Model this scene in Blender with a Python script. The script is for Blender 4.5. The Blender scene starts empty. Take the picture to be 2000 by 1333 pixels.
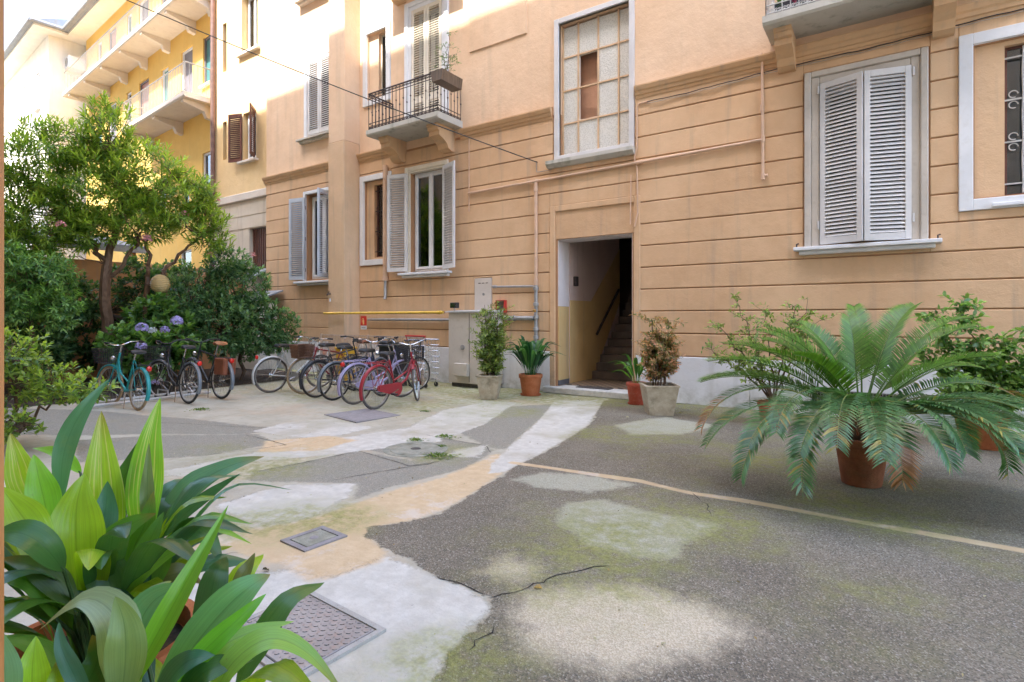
import bpy, math, random
import numpy as np
from mathutils import Vector, Matrix, Quaternion

sc = bpy.context.scene
COL = sc.collection
R = math.radians
rnd = random.Random(7)

# ------------------------------------------------------------------ camera, sky, sun, exposure
F_PX, YAW, EYE, VH = 1084.7, math.atan2(740, 1084.7), 1.5, 620.0
cam_d = bpy.data.cameras.new('camera')
cam_d.sensor_width = 36.0
cam_d.lens = F_PX / 2000 * 36
cam_d.shift_y = -(666.5 - VH) / 2000
cam_d.clip_start, cam_d.clip_end = 0.05, 600
cam = bpy.data.objects.new('camera', cam_d)
cam.location = (0, 0, EYE)
cam.rotation_euler = (R(90), 0, YAW)
COL.objects.link(cam)
sc.camera = cam

SUN_EL, SUN_TO = 56.0, Vector((-0.02, -1.0, math.tan(R(56.0))))
world = bpy.data.worlds.new('World')
sc.world = world
world.use_nodes = True
wn = world.node_tree
sky = wn.nodes.new('ShaderNodeTexSky')
sky.sky_type = 'NISHITA'
sky.sun_disc = False
sky.sun_elevation = R(SUN_EL)
sky.sun_rotation = R(181)
sky.air_density, sky.dust_density, sky.ozone_density = 1.0, 2.2, 0.8
bg = wn.nodes['Background']
bg.inputs['Strength'].default_value = 0.15
wn.links.new(sky.outputs[0], bg.inputs['Color'])
sun_d = bpy.data.lights.new('sun', 'SUN')
sun_d.energy, sun_d.angle, sun_d.color = 2.0, R(0.53), (1.0, 0.95, 0.88)
sun = bpy.data.objects.new('sun', sun_d)
sun.rotation_euler = (-SUN_TO).to_track_quat('-Z', 'Y').to_euler()
sun.location = (0, -20, 40)
COL.objects.link(sun)
vs = sc.view_settings
vs.view_transform, vs.look = 'Standard', 'None'
vs.exposure, vs.gamma = 3.1, 1.0
vs.use_curve_mapping = False
sc.cycles.use_denoising = True
sc.cycles.max_bounces = 10
sc.cycles.diffuse_bounces = 6
sc.cycles.transparent_max_bounces = 12
sc.cycles.sample_clamp_indirect = 8.0

CY, SY = math.cos(YAW), math.sin(YAW)
def ray(u, v):
    a, b = (u - 1000) / F_PX, (VH - v) / F_PX
    return Vector((-SY + a * CY, CY + a * SY, b))
def gp(u, v, z=0.0):                    # survey point on the ground
    d = ray(u, v); t = (z - EYE) / d.z
    return (d.x * t, d.y * t)
def at(u, v, t):                        # survey point at a given distance
    d = ray(u, v) * t
    return Vector((d.x, d.y, EYE + d.z))

# ------------------------------------------------------------------ mesh helpers
class MB:
    def __init__(self): self.v, self.f = [], []
    def add(self, vs_, fs_, M=None):
        o = len(self.v)
        self.v += [tuple(M @ Vector(p)) for p in vs_] if M else [tuple(p) for p in vs_]
        self.f += [tuple(i + o for i in f) for f in fs_]
        return self
    def box(self, x0, x1, y0, y1, z0, z1, M=None):
        return self.add([(x0,y0,z0),(x1,y0,z0),(x1,y1,z0),(x0,y1,z0),(x0,y0,z1),(x1,y0,z1),(x1,y1,z1),(x0,y1,z1)],
            [(0,3,2,1),(4,5,6,7),(0,1,5,4),(1,2,6,5),(2,3,7,6),(3,0,4,7)], M)
    def cbox(self, x0, x1, y0, y1, z0, z1, c=.01, M=None):      # chamfered box
        vs_ = []
        for z, s in ((z0, c), (z0 + c, 0), (z1 - c, 0), (z1, c)):
            if s: vs_ += [(x0+c,y0+c,z),(x1-c,y0+c,z),(x1-c,y1-c,z),(x0+c,y1-c,z)]
            else: vs_ += [(x0+c,y0,z),(x1-c,y0,z),(x1,y0+c,z),(x1,y1-c,z),(x1-c,y1,z),(x0+c,y1,z),(x0,y1-c,z),(x0,y0+c,z)]
        f = [(3,2,1,0), (20,21,22,23)]
        for i in range(8): f.append((4+i, 4+(i+1)%8, 12+(i+1)%8, 12+i))
        for k in range(4):
            e0, e1, e2 = 4+2*k, 5+2*k, 4+(2*k+2)%8
            f += [(k, (k+1)%4, e1, e0), ((k+1)%4, e2, e1)]
            g0, g1, g2 = 12+2*k, 13+2*k, 12+(2*k+2)%8
            f += [(20+(k+1)%4, 20+k, g0, g1), (20+(k+1)%4, g1, g2)]
        return self.add(vs_, f, M)
    def tube(self, pts, r, n=8, M=None, cap=True):
        pts = [Vector(p) for p in pts]
        m = len(pts)
        rs = [r] * m if isinstance(r, (int, float)) else list(r)
        t0 = (pts[1] - pts[0]).normalized()
        up = Vector((0, 0, 1)) if abs(t0.z) < .9 else Vector((1, 0, 0))
        nrm = t0.cross(up).normalized()
        vs_ = []
        for i, p in enumerate(pts):
            t = (pts[min(i+1, m-1)] - pts[max(i-1, 0)]).normalized()
            nrm = (nrm - t * nrm.dot(t)).normalized()
            b = t.cross(nrm)
            for k in range(n):
                a = 2 * math.pi * k / n
                vs_.append(p + (nrm * math.cos(a) + b * math.sin(a)) * rs[i])
        f = [(i*n+k, i*n+(k+1)%n, (i+1)*n+(k+1)%n, (i+1)*n+k) for i in range(m-1) for k in range(n)]
        if cap: f += [tuple(range(n))[::-1], tuple((m-1)*n+k for k in range(n))]
        return self.add(vs_, f, M)
    def lathe(self, prof, n=24, c=(0, 0, 0), M=None, cap=True):
        vs_ = [(c[0]+r*math.cos(2*math.pi*k/n), c[1]+r*math.sin(2*math.pi*k/n), c[2]+z) for r, z in prof for k in range(n)]
        m = len(prof)
        f = [(i*n+k, i*n+(k+1)%n, (i+1)*n+(k+1)%n, (i+1)*n+k) for i in range(m-1) for k in range(n)]
        if cap: f += [tuple(range(n))[::-1], tuple((m-1)*n+k for k in range(n))]
        return self.add(vs_, f, M)
    def ring(self, c, Rr, r, n=36, m=8, a0=0, a1=2*math.pi, wide=1.0, M=None):    # ring in the local xz plane
        full = abs(a1 - a0 - 2*math.pi) < 1e-6
        cnt = n if full else n + 1
        vs_ = []
        for i in range(cnt):
            a = a0 + (a1 - a0) * i / n
            for k in range(m):
                b = 2*math.pi*k/m
                rr = Rr + r*math.cos(b)
                vs_.append((c[0]+rr*math.cos(a), c[1]+r*wide*math.sin(b), c[2]+rr*math.sin(a)))
        f = []
        for i in range(n):
            j = (i+1) % cnt
            for k in range(m): f.append((i*m+k, i*m+(k+1)%m, j*m+(k+1)%m, j*m+k))
        return self.add(vs_, f, M)
    def prism(self, poly, a, b, axis='x', M=None):   # polygon extruded along an axis
        n = len(poly)
        def p3(p, t): return (t, p[0], p[1]) if axis == 'x' else ((p[0], t, p[1]) if axis == 'y' else (p[0], p[1], t))
        vs_ = [p3(p, a) for p in poly] + [p3(p, b) for p in poly]
        f = [tuple(range(n))[::-1], tuple(range(n, 2*n))] + [(i, (i+1)%n, n+(i+1)%n, n+i) for i in range(n)]
        return self.add(vs_, f, M)
    def mesh(self, name, mat, smooth=False):
        me = bpy.data.meshes.new(name)
        me.from_pydata(self.v, [], self.f)
        if mat: me.materials.append(mat)
        if smooth:
            me.polygons.foreach_set('use_smooth', [True] * len(me.polygons))
            me.set_sharp_from_angle(angle=R(38))
        me.update()
        return me
    def build(self, name, mat, parent=None, smooth=False):
        return put(name, self.mesh(name, mat, smooth), parent)

def put(name, me, parent=None, loc=None, rot=None):
    o = bpy.data.objects.new(name, me)
    COL.objects.link(o)
    if loc is not None: o.location = loc
    if rot is not None: o.rotation_euler = rot
    if parent is not None:
        o.parent = parent
        if parent.get('_w'):                         # children of this thing are modelled at their place in the yard
            o.matrix_parent_inverse = (Matrix.Translation(parent.location) @ parent.rotation_euler.to_matrix().to_4x4()).inverted()
    return o
ROOTS = []
def thing(name, label, cat, loc=(0,0,0), rotz=0, group=None, world=False):
    o = bpy.data.objects.new(name, None)
    COL.objects.link(o)
    o.empty_display_size = .2
    o.location = loc
    o.rotation_euler = (0, 0, rotz)
    tag(o, label, cat, group)
    if world:
        o['_w'] = 1
        ROOTS.append(o)
    return o
def tag(o, label, cat, group=None):
    o['label'], o['category'] = label, cat
    if group: o['group'] = group
    return o
def structure(o): o['kind'] = 'structure'; return o
def solid_rects(x0, x1, z0, z1, holes):
    zs = sorted({z0, z1, *[max(z0, min(z1, q)) for h in holes for q in h[2:4]]})
    out = []
    for a, b in zip(zs[:-1], zs[1:]):
        if b - a < 1e-4: continue
        m = (a + b) / 2
        cuts = sorted((max(x0, h[0]), min(x1, h[1])) for h in holes if h[2] < m < h[3] and h[1] > x0 and h[0] < x1)
        x = x0
        for c0, c1 in cuts:
            if c0 > x + 1e-4: out.append((x, c0, a, b))
            x = max(x, c1)
        if x1 > x + 1e-4: out.append((x, x1, a, b))
    return out

def band_rects(x0, x1, z0, z1, holes):     # pieces of one course, cut only where an opening really meets it
    hs = [h for h in holes if h[1] > x0 and h[0] < x1 and h[3] > z0 and h[2] < z1]
    xs = sorted({x0, x1, *[max(x0, min(x1, q)) for h in hs for q in h[:2]]})
    out = []
    for a, b in zip(xs[:-1], xs[1:]):
        if b - a < 1e-4: continue
        m = (a + b) / 2
        z = z0; seg = []
        for c0, c1 in sorted((h[2], h[3]) for h in hs if h[0] < m < h[1]):
            if c0 > z + 1e-4: seg.append((z, c0))
            z = max(z, c1)
        if z1 > z + 1e-4: seg.append((z, z1))
        for s in seg:
            if out and abs(out[-1][1]-a) < 1e-6 and out[-1][2:] == s: out[-1] = (out[-1][0], b, *s)
            else: out.append((a, b, *s))
    return out

# ------------------------------------------------------------------ materials
class NT:
    def __init__(self, name):
        self.m = bpy.data.materials.new(name)
        self.m.use_nodes = True
        self.t = self.m.node_tree
        self.b = self.t.nodes['Principled BSDF']
        self.pos = None
    def n(self, typ, **kw):
        nd = self.t.nodes.new('ShaderNode' + typ)
        for k, v in kw.items(): setattr(nd, k, v)
        return nd
    def l(self, a, b): self.t.links.new(a, b)
    def set(self, sock, v):
        if hasattr(v, 'is_linked') or isinstance(v, bpy.types.NodeSocket): self.l(v, sock)
        else: sock.default_value = v
    def P(self, scale=(1, 1, 1)):
        g = self.n('NewGeometry').outputs['Position']
        if scale == (1, 1, 1): return g
        m = self.n('Mapping'); self.l(g, m.inputs[0]); m.inputs['Scale'].default_value = scale
        return m.outputs[0]
    def noise(self, scale, detail=4, rough=.55, vec=None, dist=0):
        x = self.n('TexNoise')
        self.l(vec if vec is not None else self.P(), x.inputs['Vector'])
        x.inputs['Scale'].default_value, x.inputs['Detail'].default_value = scale, detail
        x.inputs['Roughness'].default_value, x.inputs['Distortion'].default_value = rough, dist
        return x.outputs['Fac']
    def ramp(self, v, a, b, lo=0.0, hi=1.0):
        x = self.n('MapRange'); x.interpolation_type = 'SMOOTHSTEP'
        self.set(x.inputs[0], v)
        for i, q in zip((1, 2, 3, 4), (a, b, lo, hi)): x.inputs[i].default_value = q
        return x.outputs[0]
    def math(self, op, a, b=0.0):
        x = self.n('Math', operation=op)
        self.set(x.inputs[0], a); self.set(x.inputs[1], b)
        return x.outputs[0]
    def mix(self, fac, a, b, mode='MIX'):
        x = self.n('Mix', data_type='RGBA', blend_type=mode)
        self.set(x.inputs[0], fac)
        for s, v in ((x.inputs[6], a), (x.inputs[7], b)):
            if isinstance(v, tuple): s.default_value = (*v[:3], 1)
            else: self.l(v, s)
        return x.outputs[2]
    def attr(self, name, out='Fac'):
        x = self.n('Attribute', attribute_name=name)
        return x.outputs[out]
    def bump(self, h, strength=.3, dist=.01):
        x = self.n('Bump')
        x.inputs['Strength'].default_value, x.inputs['Distance'].default_value = strength, dist
        self.l(h, x.inputs['Height'])
        self.l(x.outputs[0], self.b.inputs['Normal'])
    def out(self, col, rough=.7, spec=.4, metal=0.0):
        if isinstance(col, tuple): self.b.inputs['Base Color'].default_value = (*col[:3], 1)
        else: self.l(col, self.b.inputs['Base Color'])
        self.set(self.b.inputs['Roughness'], rough)
        self.b.inputs['Specular IOR Level'].default_value = spec
        self.b.inputs['Metallic'].default_value = metal
        return self.m

def paint(name, col, var=.12, scale=3, rough=.6, metal=0, bump=0, bscale=60, wear=None, spec=.4):
    t = NT(name)
    a = tuple(c * (1 - var) for c in col); b = tuple(min(1, c * (1 + var)) for c in col)
    c = t.mix(t.ramp(t.noise(scale), .3, .7), a, b)
    if wear:
        c = t.mix(t.math('MULTIPLY', t.ramp(t.noise(scale * 5, 6, .7), .5, .68), wear[1]), c, wear[0])
    if bump: t.bump(t.noise(bscale, 3), bump, .004)
    return t.out(c, rough, spec, metal)

def plaster(name, col, col2, dirt=(.30, .25, .20), dirt_amt=.5, grime_z=None):
    t = NT(name)
    big = t.ramp(t.noise(.45, 5, .6), .3, .72)
    c = t.mix(big, col, col2)
    oi = t.n('ObjectInfo')
    c = t.mix(t.math('MULTIPLY', oi.outputs['Random'], .22), c, tuple(q * .80 for q in col))
    med = t.ramp(t.noise(2.6, 6, .65), .35, .75)
    c = t.mix(t.math('MULTIPLY', med, .22), c, tuple(min(1, q * 1.22) for q in col2))
    streak = t.ramp(t.noise(1.0, 5, .6, t.P((5, 5, .35))), .5, .78)      # rain streaks run down the wall
    c = t.mix(t.math('MULTIPLY', streak, dirt_amt), c, dirt)
    spots = t.ramp(t.noise(7, 6, .7), .64, .76)
    c = t.mix(t.math('MULTIPLY', spots, .30), c, tuple(q * .72 for q in col))
    if grime_z:                                                          # splash dirt near the ground
        sz = t.n('SeparateXYZ'); t.l(t.P(), sz.inputs[0])
        g = t.math('MULTIPLY', t.ramp(sz.outputs[2], grime_z, .0), t.ramp(t.noise(3.5, 6, .7), .35, .7))
        c = t.mix(t.math('MULTIPLY', g, .55), c, (.22, .21, .15))
    h = t.math('ADD', t.noise(55, 4, .6), t.math('ADD', t.math('MULTIPLY', t.noise(3, 3), 5.0), t.math('MULTIPLY', t.noise(14, 4, .6), 1.6)))
    t.bump(h, .34, .008)
    return t.out(c, .86, .25)

M_LOW = plaster('plaster_low', (.59, .375, .215), (.70, .48, .295), grime_z=1.2)
M_UP = plaster('plaster_up', (.70, .485, .315), (.77, .57, .40), dirt_amt=.2)
M_PIL = plaster('plaster_pilaster', (.63, .43, .265), (.69, .49, .32), grime_z=1.6)
M_COR = plaster('plaster_cornice', (.58, .36, .195), (.65, .435, .255))
M_DADO = plaster('plinth_paint', (.70, .70, .72), (.78, .78, .79), dirt=(.38, .38, .34), dirt_amt=.35, grime_z=.55)
M_BLK = plaster('plaster_ochre', (.74, .53, .27), (.80, .60, .34), dirt_amt=.15)
M_BLKG = plaster('plaster_greige', (.56, .49, .39), (.63, .56, .46))
M_YEL = plaster('plaster_yellow', (.78, .50, .13), (.84, .57, .18), dirt_amt=.1)
M_PALE = plaster('plaster_pale', (.80, .73, .60), (.86, .80, .70), dirt_amt=.1)
M_SLAB = plaster('balcony_stone', (.46, .44, .39), (.56, .54, .48), dirt=(.16, .17, .11), dirt_amt=.6)
M_SLABW = plaster('balcony_pale', (.66, .58, .50), (.74, .68, .60), dirt_amt=.2)
M_WHITE = paint('white_paint', (.72, .73, .75), .06, 2, .55, wear=((.55, .53, .49), .22))
M_GREYP = paint('grey_shutter_paint', (.60, .585, .575), .07, 2, .5, wear=((.45, .43, .40), .2))
M_CREAM = paint('cream_paint', (.72, .65, .53), .07, 2, .55, wear=((.45, .40, .32), .35))
M_BROWN = paint('brown_shutter_paint', (.14, .055, .04), .15, 3, .5)
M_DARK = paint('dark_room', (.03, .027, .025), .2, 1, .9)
M_CURT = paint('curtain', (.62, .60, .56), .08, 8, .9)
M_IRON = paint('wrought_iron', (.055, .045, .045), .3, 12, .6, .4, wear=((.2, .09, .05), .6))
M_IRONP = paint('pale_iron', (.50, .49, .47), .1, 12, .5, .2)
M_PIPE = paint('painted_pipe', (.62, .42, .29), .08, 6, .5)
M_PIPEG = paint('grey_pipe', (.36, .36, .36), .12, 9, .45, .5)
M_PIPEY = paint('yellow_pipe', (.72, .46, .06), .1, 7, .45)
M_COPPER = paint('brown_downpipe', (.20, .12, .10), .2, 6, .45, .3)
M_CABLE = paint('black_cable', (.035, .033, .03), .2, 9, .6)
M_CABLEP = paint('pale_cable', (.40, .34, .28), .2, 9, .6)
M_CAB = paint('cabinet_paint', (.54, .49, .42), .05, 1.5, .5, wear=((.36, .33, .26), .35))
M_RED = paint('red_paint', (.50, .035, .03), .1, 9, .4)
M_WOOD = None
def wood(name, a, b, sc_=(30, 30, 1.2)):
    t = NT(name)
    n = t.noise(1, 6, .6, t.P(sc_), 1.5)
    c = t.mix(t.ramp(n, .3, .7), a, b)
    t.bump(n, .2, .003)
    return t.out(c, .55, .35)
M_WOOD = wood('jamb_wood', (.50, .18, .045), (.64, .27, .08))
M_TRUNK = wood('bark', (.10, .055, .032), (.22, .13, .08), (9, 9, 3))
M_STEM = wood('stem_bark', (.07, .045, .03), (.16, .10, .06), (30, 30, 8))
M_SOIL = paint('soil', (.045, .032, .022), .4, 40, .95, bump=.6, bscale=70)
M_TILE = plaster('roof_grey', (.26, .27, .28), (.33, .34, .35))
def stoneish(name, a, b, moss=.5):
    t = NT(name)
    c = t.mix(t.ramp(t.noise(9, 6, .65), .3, .7), a, b)
    c = t.mix(t.math('MULTIPLY', t.ramp(t.noise(5, 6, .7), .5, .72), moss), c, (.10, .095, .045))
    c = t.mix(t.ramp(t.noise(120, 2), .62, .75), c, tuple(q * .55 for q in a))
    t.bump(t.noise(70, 5, .65), .6, .006)
    return t.out(c, .92, .2)
M_POTC = stoneish('concrete_pot', (.40, .33, .23), (.52, .45, .33), .55)
M_POTT = stoneish('terracotta_pot', (.42, .135, .055), (.52, .19, .085), .18)
M_POTR = paint('red_plastic_pot', (.46, .085, .045), .1, 5, .45, wear=((.5, .3, .22), .3))
M_STONE = stoneish('step_stone', (.46, .45, .42), (.60, .59, .56), .15)
def glass(name, tint=(.9, .93, .95), rough=0.0, base=.06):
    t = NT(name)
    tr = t.n('BsdfTransparent'); tr.inputs[0].default_value = (*tint, 1)
    gl = t.n('BsdfGlossy'); gl.inputs['Roughness'].default_value = rough
    fr = t.n('Fresnel'); fr.inputs[0].default_value = 1.5
    m = t.n('MixShader')
    t.l(t.math('ADD', fr.outputs[0], base), m.inputs[0]); t.l(tr.outputs[0], m.inputs[1]); t.l(gl.outputs[0], m.inputs[2])
    t.l(m.outputs[0], t.t.nodes['Material Output'].inputs[0])
    return t.m
M_GLASS = glass('window_glass', (.72, .76, .78))
def pebbled():
    t = NT('pebbled_glass')
    v = t.n('TexVoronoi'); v.inputs['Scale'].default_value = 38; t.l(t.P(), v.inputs['Vector'])
    t.bump(v.outputs['Distance'], .5, .008)
    c = t.mix(t.ramp(v.outputs['Distance'], .1, .6), (.50, .49, .44), (.66, .65, .60))
    return t.out(c, .22, .6)
M_PEB = pebbled()
def leaf_mat(name, rough=.38, trans=.35, veins=False, striped=False):
    t = NT(name)
    c = t.attr('col', 'Color')
    if veins:
        uv = t.n('UVMap'); sx = t.n('SeparateXYZ'); t.l(uv.outputs[0], sx.inputs[0])
        w = t.math('SINE', t.math('MULTIPLY', sx.outputs[0], 62.0))
        c = t.mix(t.math('MULTIPLY', t.ramp(w, .2, 1), .12), c, t.mix(.5, c, (.02, .05, .01)))
        c = t.mix(t.math('MULTIPLY', t.ramp(t.noise(9, 5, .65), .56, .72), .35), c, t.mix(.5, c, (.30, .32, .08)))
        c = t.mix(t.math('MULTIPLY', t.ramp(t.noise(30, 5, .7), .66, .72), .5), c, (.25, .18, .07))
        fine = t.ramp(t.noise(1.0, 4, .65, _uvscale(t, uv, (48, 1.1, 1))), .35, .7)
        c = t.mix(t.math('MULTIPLY', fine, .38), c, t.mix(.55, c, (.02, .06, .01)))
        mid = t.ramp(t.math('ABSOLUTE', t.math('SUBTRACT', sx.outputs[0], .5)), .022, .004)
        c = t.mix(t.math('MULTIPLY', mid, .6), c, t.mix(.5, c, (.02, .07, .01)))
        if striped:
            st = t.ramp(t.noise(1.0, 3, .6, _uvscale(t, uv, (17, .8, 1))), .52, .58)
            c = t.mix(t.math('MULTIPLY', st, .8), c, (.62, .62, .22))
        t.bump(t.math('ADD', w, t.math('MULTIPLY', t.noise(14, 3), 3)), .05, .004)
    else:
        c = t.mix(t.math('MULTIPLY', t.ramp(t.noise(25, 2), .35, .7), .3), c, t.mix(.55, c, (.02, .05, .01)))
    t.out(c, rough, .55)
    tr = t.n('BsdfTranslucent')
    t.l(t.mix(1.0, c, (1.25, 1.35, .55), 'MULTIPLY'), tr.inputs[0])
    ms = t.n('MixShader'); ms.inputs[0].default_value = trans
    t.l(t.b.outputs[0], ms.inputs[1]); t.l(tr.outputs[0], ms.inputs[2])
    t.l(ms.outputs[0], t.t.nodes['Material Output'].inputs[0])
    return t.m
def _uvscale(t, uv, s):
    m = t.n('Mapping'); t.l(uv.outputs[0], m.inputs[0]); m.inputs['Scale'].default_value = s
    return m.outputs[0]
M_LEAF = leaf_mat('shrub_leaf', .36, .45)
M_FROND = leaf_mat('cycad_leaf', .33, .25)
M_BLADE = leaf_mat('aspidistra_leaf', .30, .52, True)
M_BLADEV = leaf_mat('aspidistra_striped_leaf', .36, .55, True, True)
M_PETAL = leaf_mat('petal', .6, .3)

# ------------------------------------------------------------------ ground
def ground_material():
    t = NT('yard_surface')
    P = t.P()
    n1 = t.noise(1.3, 6, .6); n2 = t.noise(9, 6, .65); n3 = t.noise(40, 4, .6)
    edge = t.math('ADD', t.math('MULTIPLY', t.math('SUBTRACT', n1, .5), .26),
                  t.math('ADD', t.math('MULTIPLY', t.math('SUBTRACT', n2, .5), .20), t.math('MULTIPLY', t.math('SUBTRACT', n3, .5), .07)))
    def lay(name, soft=.012, amp=1.0):
        return t.ramp(t.math('ADD', t.attr(name), t.math('MULTIPLY', edge, amp)), -soft, soft)
    vor = t.n('TexVoronoi'); vor.inputs['Scale'].default_value = 140; t.l(P, vor.inputs['Vector'])
    vs2 = t.n('SeparateColor'); t.l(vor.outputs['Color'], vs2.inputs[0])
    grain = vs2.outputs[0]; grain2 = vs2.outputs[1]
    # worn concrete of the yard
    conc = t.mix(t.ramp(n1, .3, .7), (.36, .335, .255), (.50, .475, .385))
    conc = t.mix(t.math('MULTIPLY', t.ramp(n2, .5, .75), .45), conc, (.27, .25, .20))
    conc = t.mix(t.math('MULTIPLY', t.ramp(t.noise(.8, 5, .7), .48, .64), .55), conc, (.48, .38, .27))
    # old grey slabs
    slab = t.mix(t.ramp(grain, .2, .9), (.205, .195, .155), (.33, .315, .255))
    slab = t.mix(t.math('MULTIPLY', t.ramp(n2, .4, .75), .4), slab, (.27, .25, .22))
    c = t.mix(lay('slab', .03, .6), conc, slab)
    # pale new screed
    pale = t.mix(t.ramp(n2, .3, .75), (.48, .465, .405), (.62, .605, .54))
    pale = t.mix(t.math('MULTIPLY', t.ramp(n1, .46, .68), .7), pale, (.42, .385, .31))
    c = t.mix(lay('pale', .03, .9), c, pale)
    # sandy trench fill
    tan = t.mix(t.ramp(n2, .3, .75), (.52, .385, .225), (.62, .49, .31))
    tan = t.mix(t.math('MULTIPLY', t.ramp(t.noise(2.2, 6, .7), .52, .66), .6), tan, (.60, .56, .50))
    c = t.mix(lay('tan', .04, .7), c, tan)
    # asphalt with exposed grit
    g = t.ramp(grain, .72, .95)
    asp = t.mix(t.ramp(t.noise(.9, 5, .6), .3, .7), (.16, .14, .102), (.245, .218, .162))
    asp = t.mix(t.math('MULTIPLY', t.ramp(grain2, .3, .9), .65), asp, (.055, .048, .037))
    asp = t.mix(t.math('MULTIPLY', g, .55), asp, t.mix(t.ramp(grain2, .2, .8), (.46, .43, .36), (.38, .31, .22)))
    big = t.n('TexVoronoi'); big.inputs['Scale'].default_value = 42; t.l(P, big.inputs['Vector'])
    bs = t.n('SeparateColor'); t.l(big.outputs['Color'], bs.inputs[0])
    asp = t.mix(t.math('MULTIPLY', t.math('MULTIPLY', t.ramp(bs.outputs[0], .9, .95), t.ramp(big.outputs['Distance'], .28, .2)), .45), asp, (.52, .49, .46))
    # worn, lighter patches in it
    wear = t.mix(t.ramp(grain, .1, .95), (.34, .335, .25), (.47, .46, .36))
    asp = t.mix(t.math('MULTIPLY', lay('wear', .05, 1.1), .85), asp, wear)
    warm = t.mix(t.ramp(grain, .1, .95), (.48, .41, .285), (.65, .575, .425))
    asp = t.mix(t.math('MULTIPLY', lay('warm', .13, 1.4), .95), asp, warm)
    c = t.mix(lay('asphalt', .012, .8), c, asp)
    c = t.mix(lay('strip', .02, .6), c, pale)
    c = t.mix(lay('ochre_strip', .014, .12), c, tan)
    # moss and algae
    mossf = t.math('MULTIPLY', t.ramp(t.math('ADD', t.attr('moss'), t.math('MULTIPLY', t.math('SUBTRACT', n1, .5), 1.5)), .05, .75),
                   t.ramp(n2, .28, .62))
    c = t.mix(t.math('MULTIPLY', mossf, .78), c, t.mix(t.ramp(n3, .3, .7), (.17, .185, .04), (.30, .31, .085)))
    c = t.mix(t.math('MULTIPLY', t.ramp(t.noise(26, 5, .7), .66, .74), .45), c, (.10, .09, .075))
    h = t.math('ADD', t.math('MULTIPLY', vor.outputs['Distance'], t.math('MULTIPLY', lay('asphalt'), 1.4)), t.math('ADD', n3, t.math('MULTIPLY', n2, 1.5)))
    h = t.math('ADD', h, t.math('ADD', t.math('MULTIPLY', lay('asphalt', .02, .8), 3.0), t.math('MULTIPLY', lay('pale', .02, .9), 2.0)))
    t.bump(h, .55, .006)
    return t.out(c, t.ramp(n2, .2, .8, .66, .9), .35)

def sdf(poly, X, Y):
    best = np.full(X.shape, 1e9); inside = np.zeros(X.shape, bool)
    n = len(poly)
    for i in range(n):
        ax, ay = poly[i]; bx, by = poly[(i+1) % n]
        dx, dy = bx-ax, by-ay
        t = np.clip(((X-ax)*dx + (Y-ay)*dy) / (dx*dx+dy*dy+1e-12), 0, 1)
        best = np.minimum(best, (X-ax-t*dx)**2 + (Y-ay-t*dy)**2)
        c = ((ay > Y) != (by > Y)) & (X < (bx-ax)*(Y-ay)/((by-ay) if by != ay else 1e-9) + ax)
        inside ^= c
    d = np.sqrt(best)
    return np.where(inside, d, -d)
def line_d(pl, X, Y):
    best = np.full(X.shape, 1e9)
    for (ax, ay), (bx, by) in zip(pl[:-1], pl[1:]):
        dx, dy = bx-ax, by-ay
        t = np.clip(((X-ax)*dx + (Y-ay)*dy) / (dx*dx+dy*dy), 0, 1)
        best = np.minimum(best, (X-ax-t*dx)**2 + (Y-ay-t*dy)**2)
    return np.sqrt(best)
G_ = lambda L: [gp(u, v) for u, v in L]
ASPH = G_([(1180,784),(1150,830),(1085,872),(1050,892),(1000,915),(985,925),(930,960),(860,1000),(800,1018),(730,1028),(718,1045),(750,1070),(800,1095),(850,1125),(905,1145),(950,1170),(962,1195),(930,1220),(890,1265),(860,1300),(845,1340)]) + [(-1.45,.9),(-1.3,.1),(9,.1),(9,9.9),(-4.2,9.9)]
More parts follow.
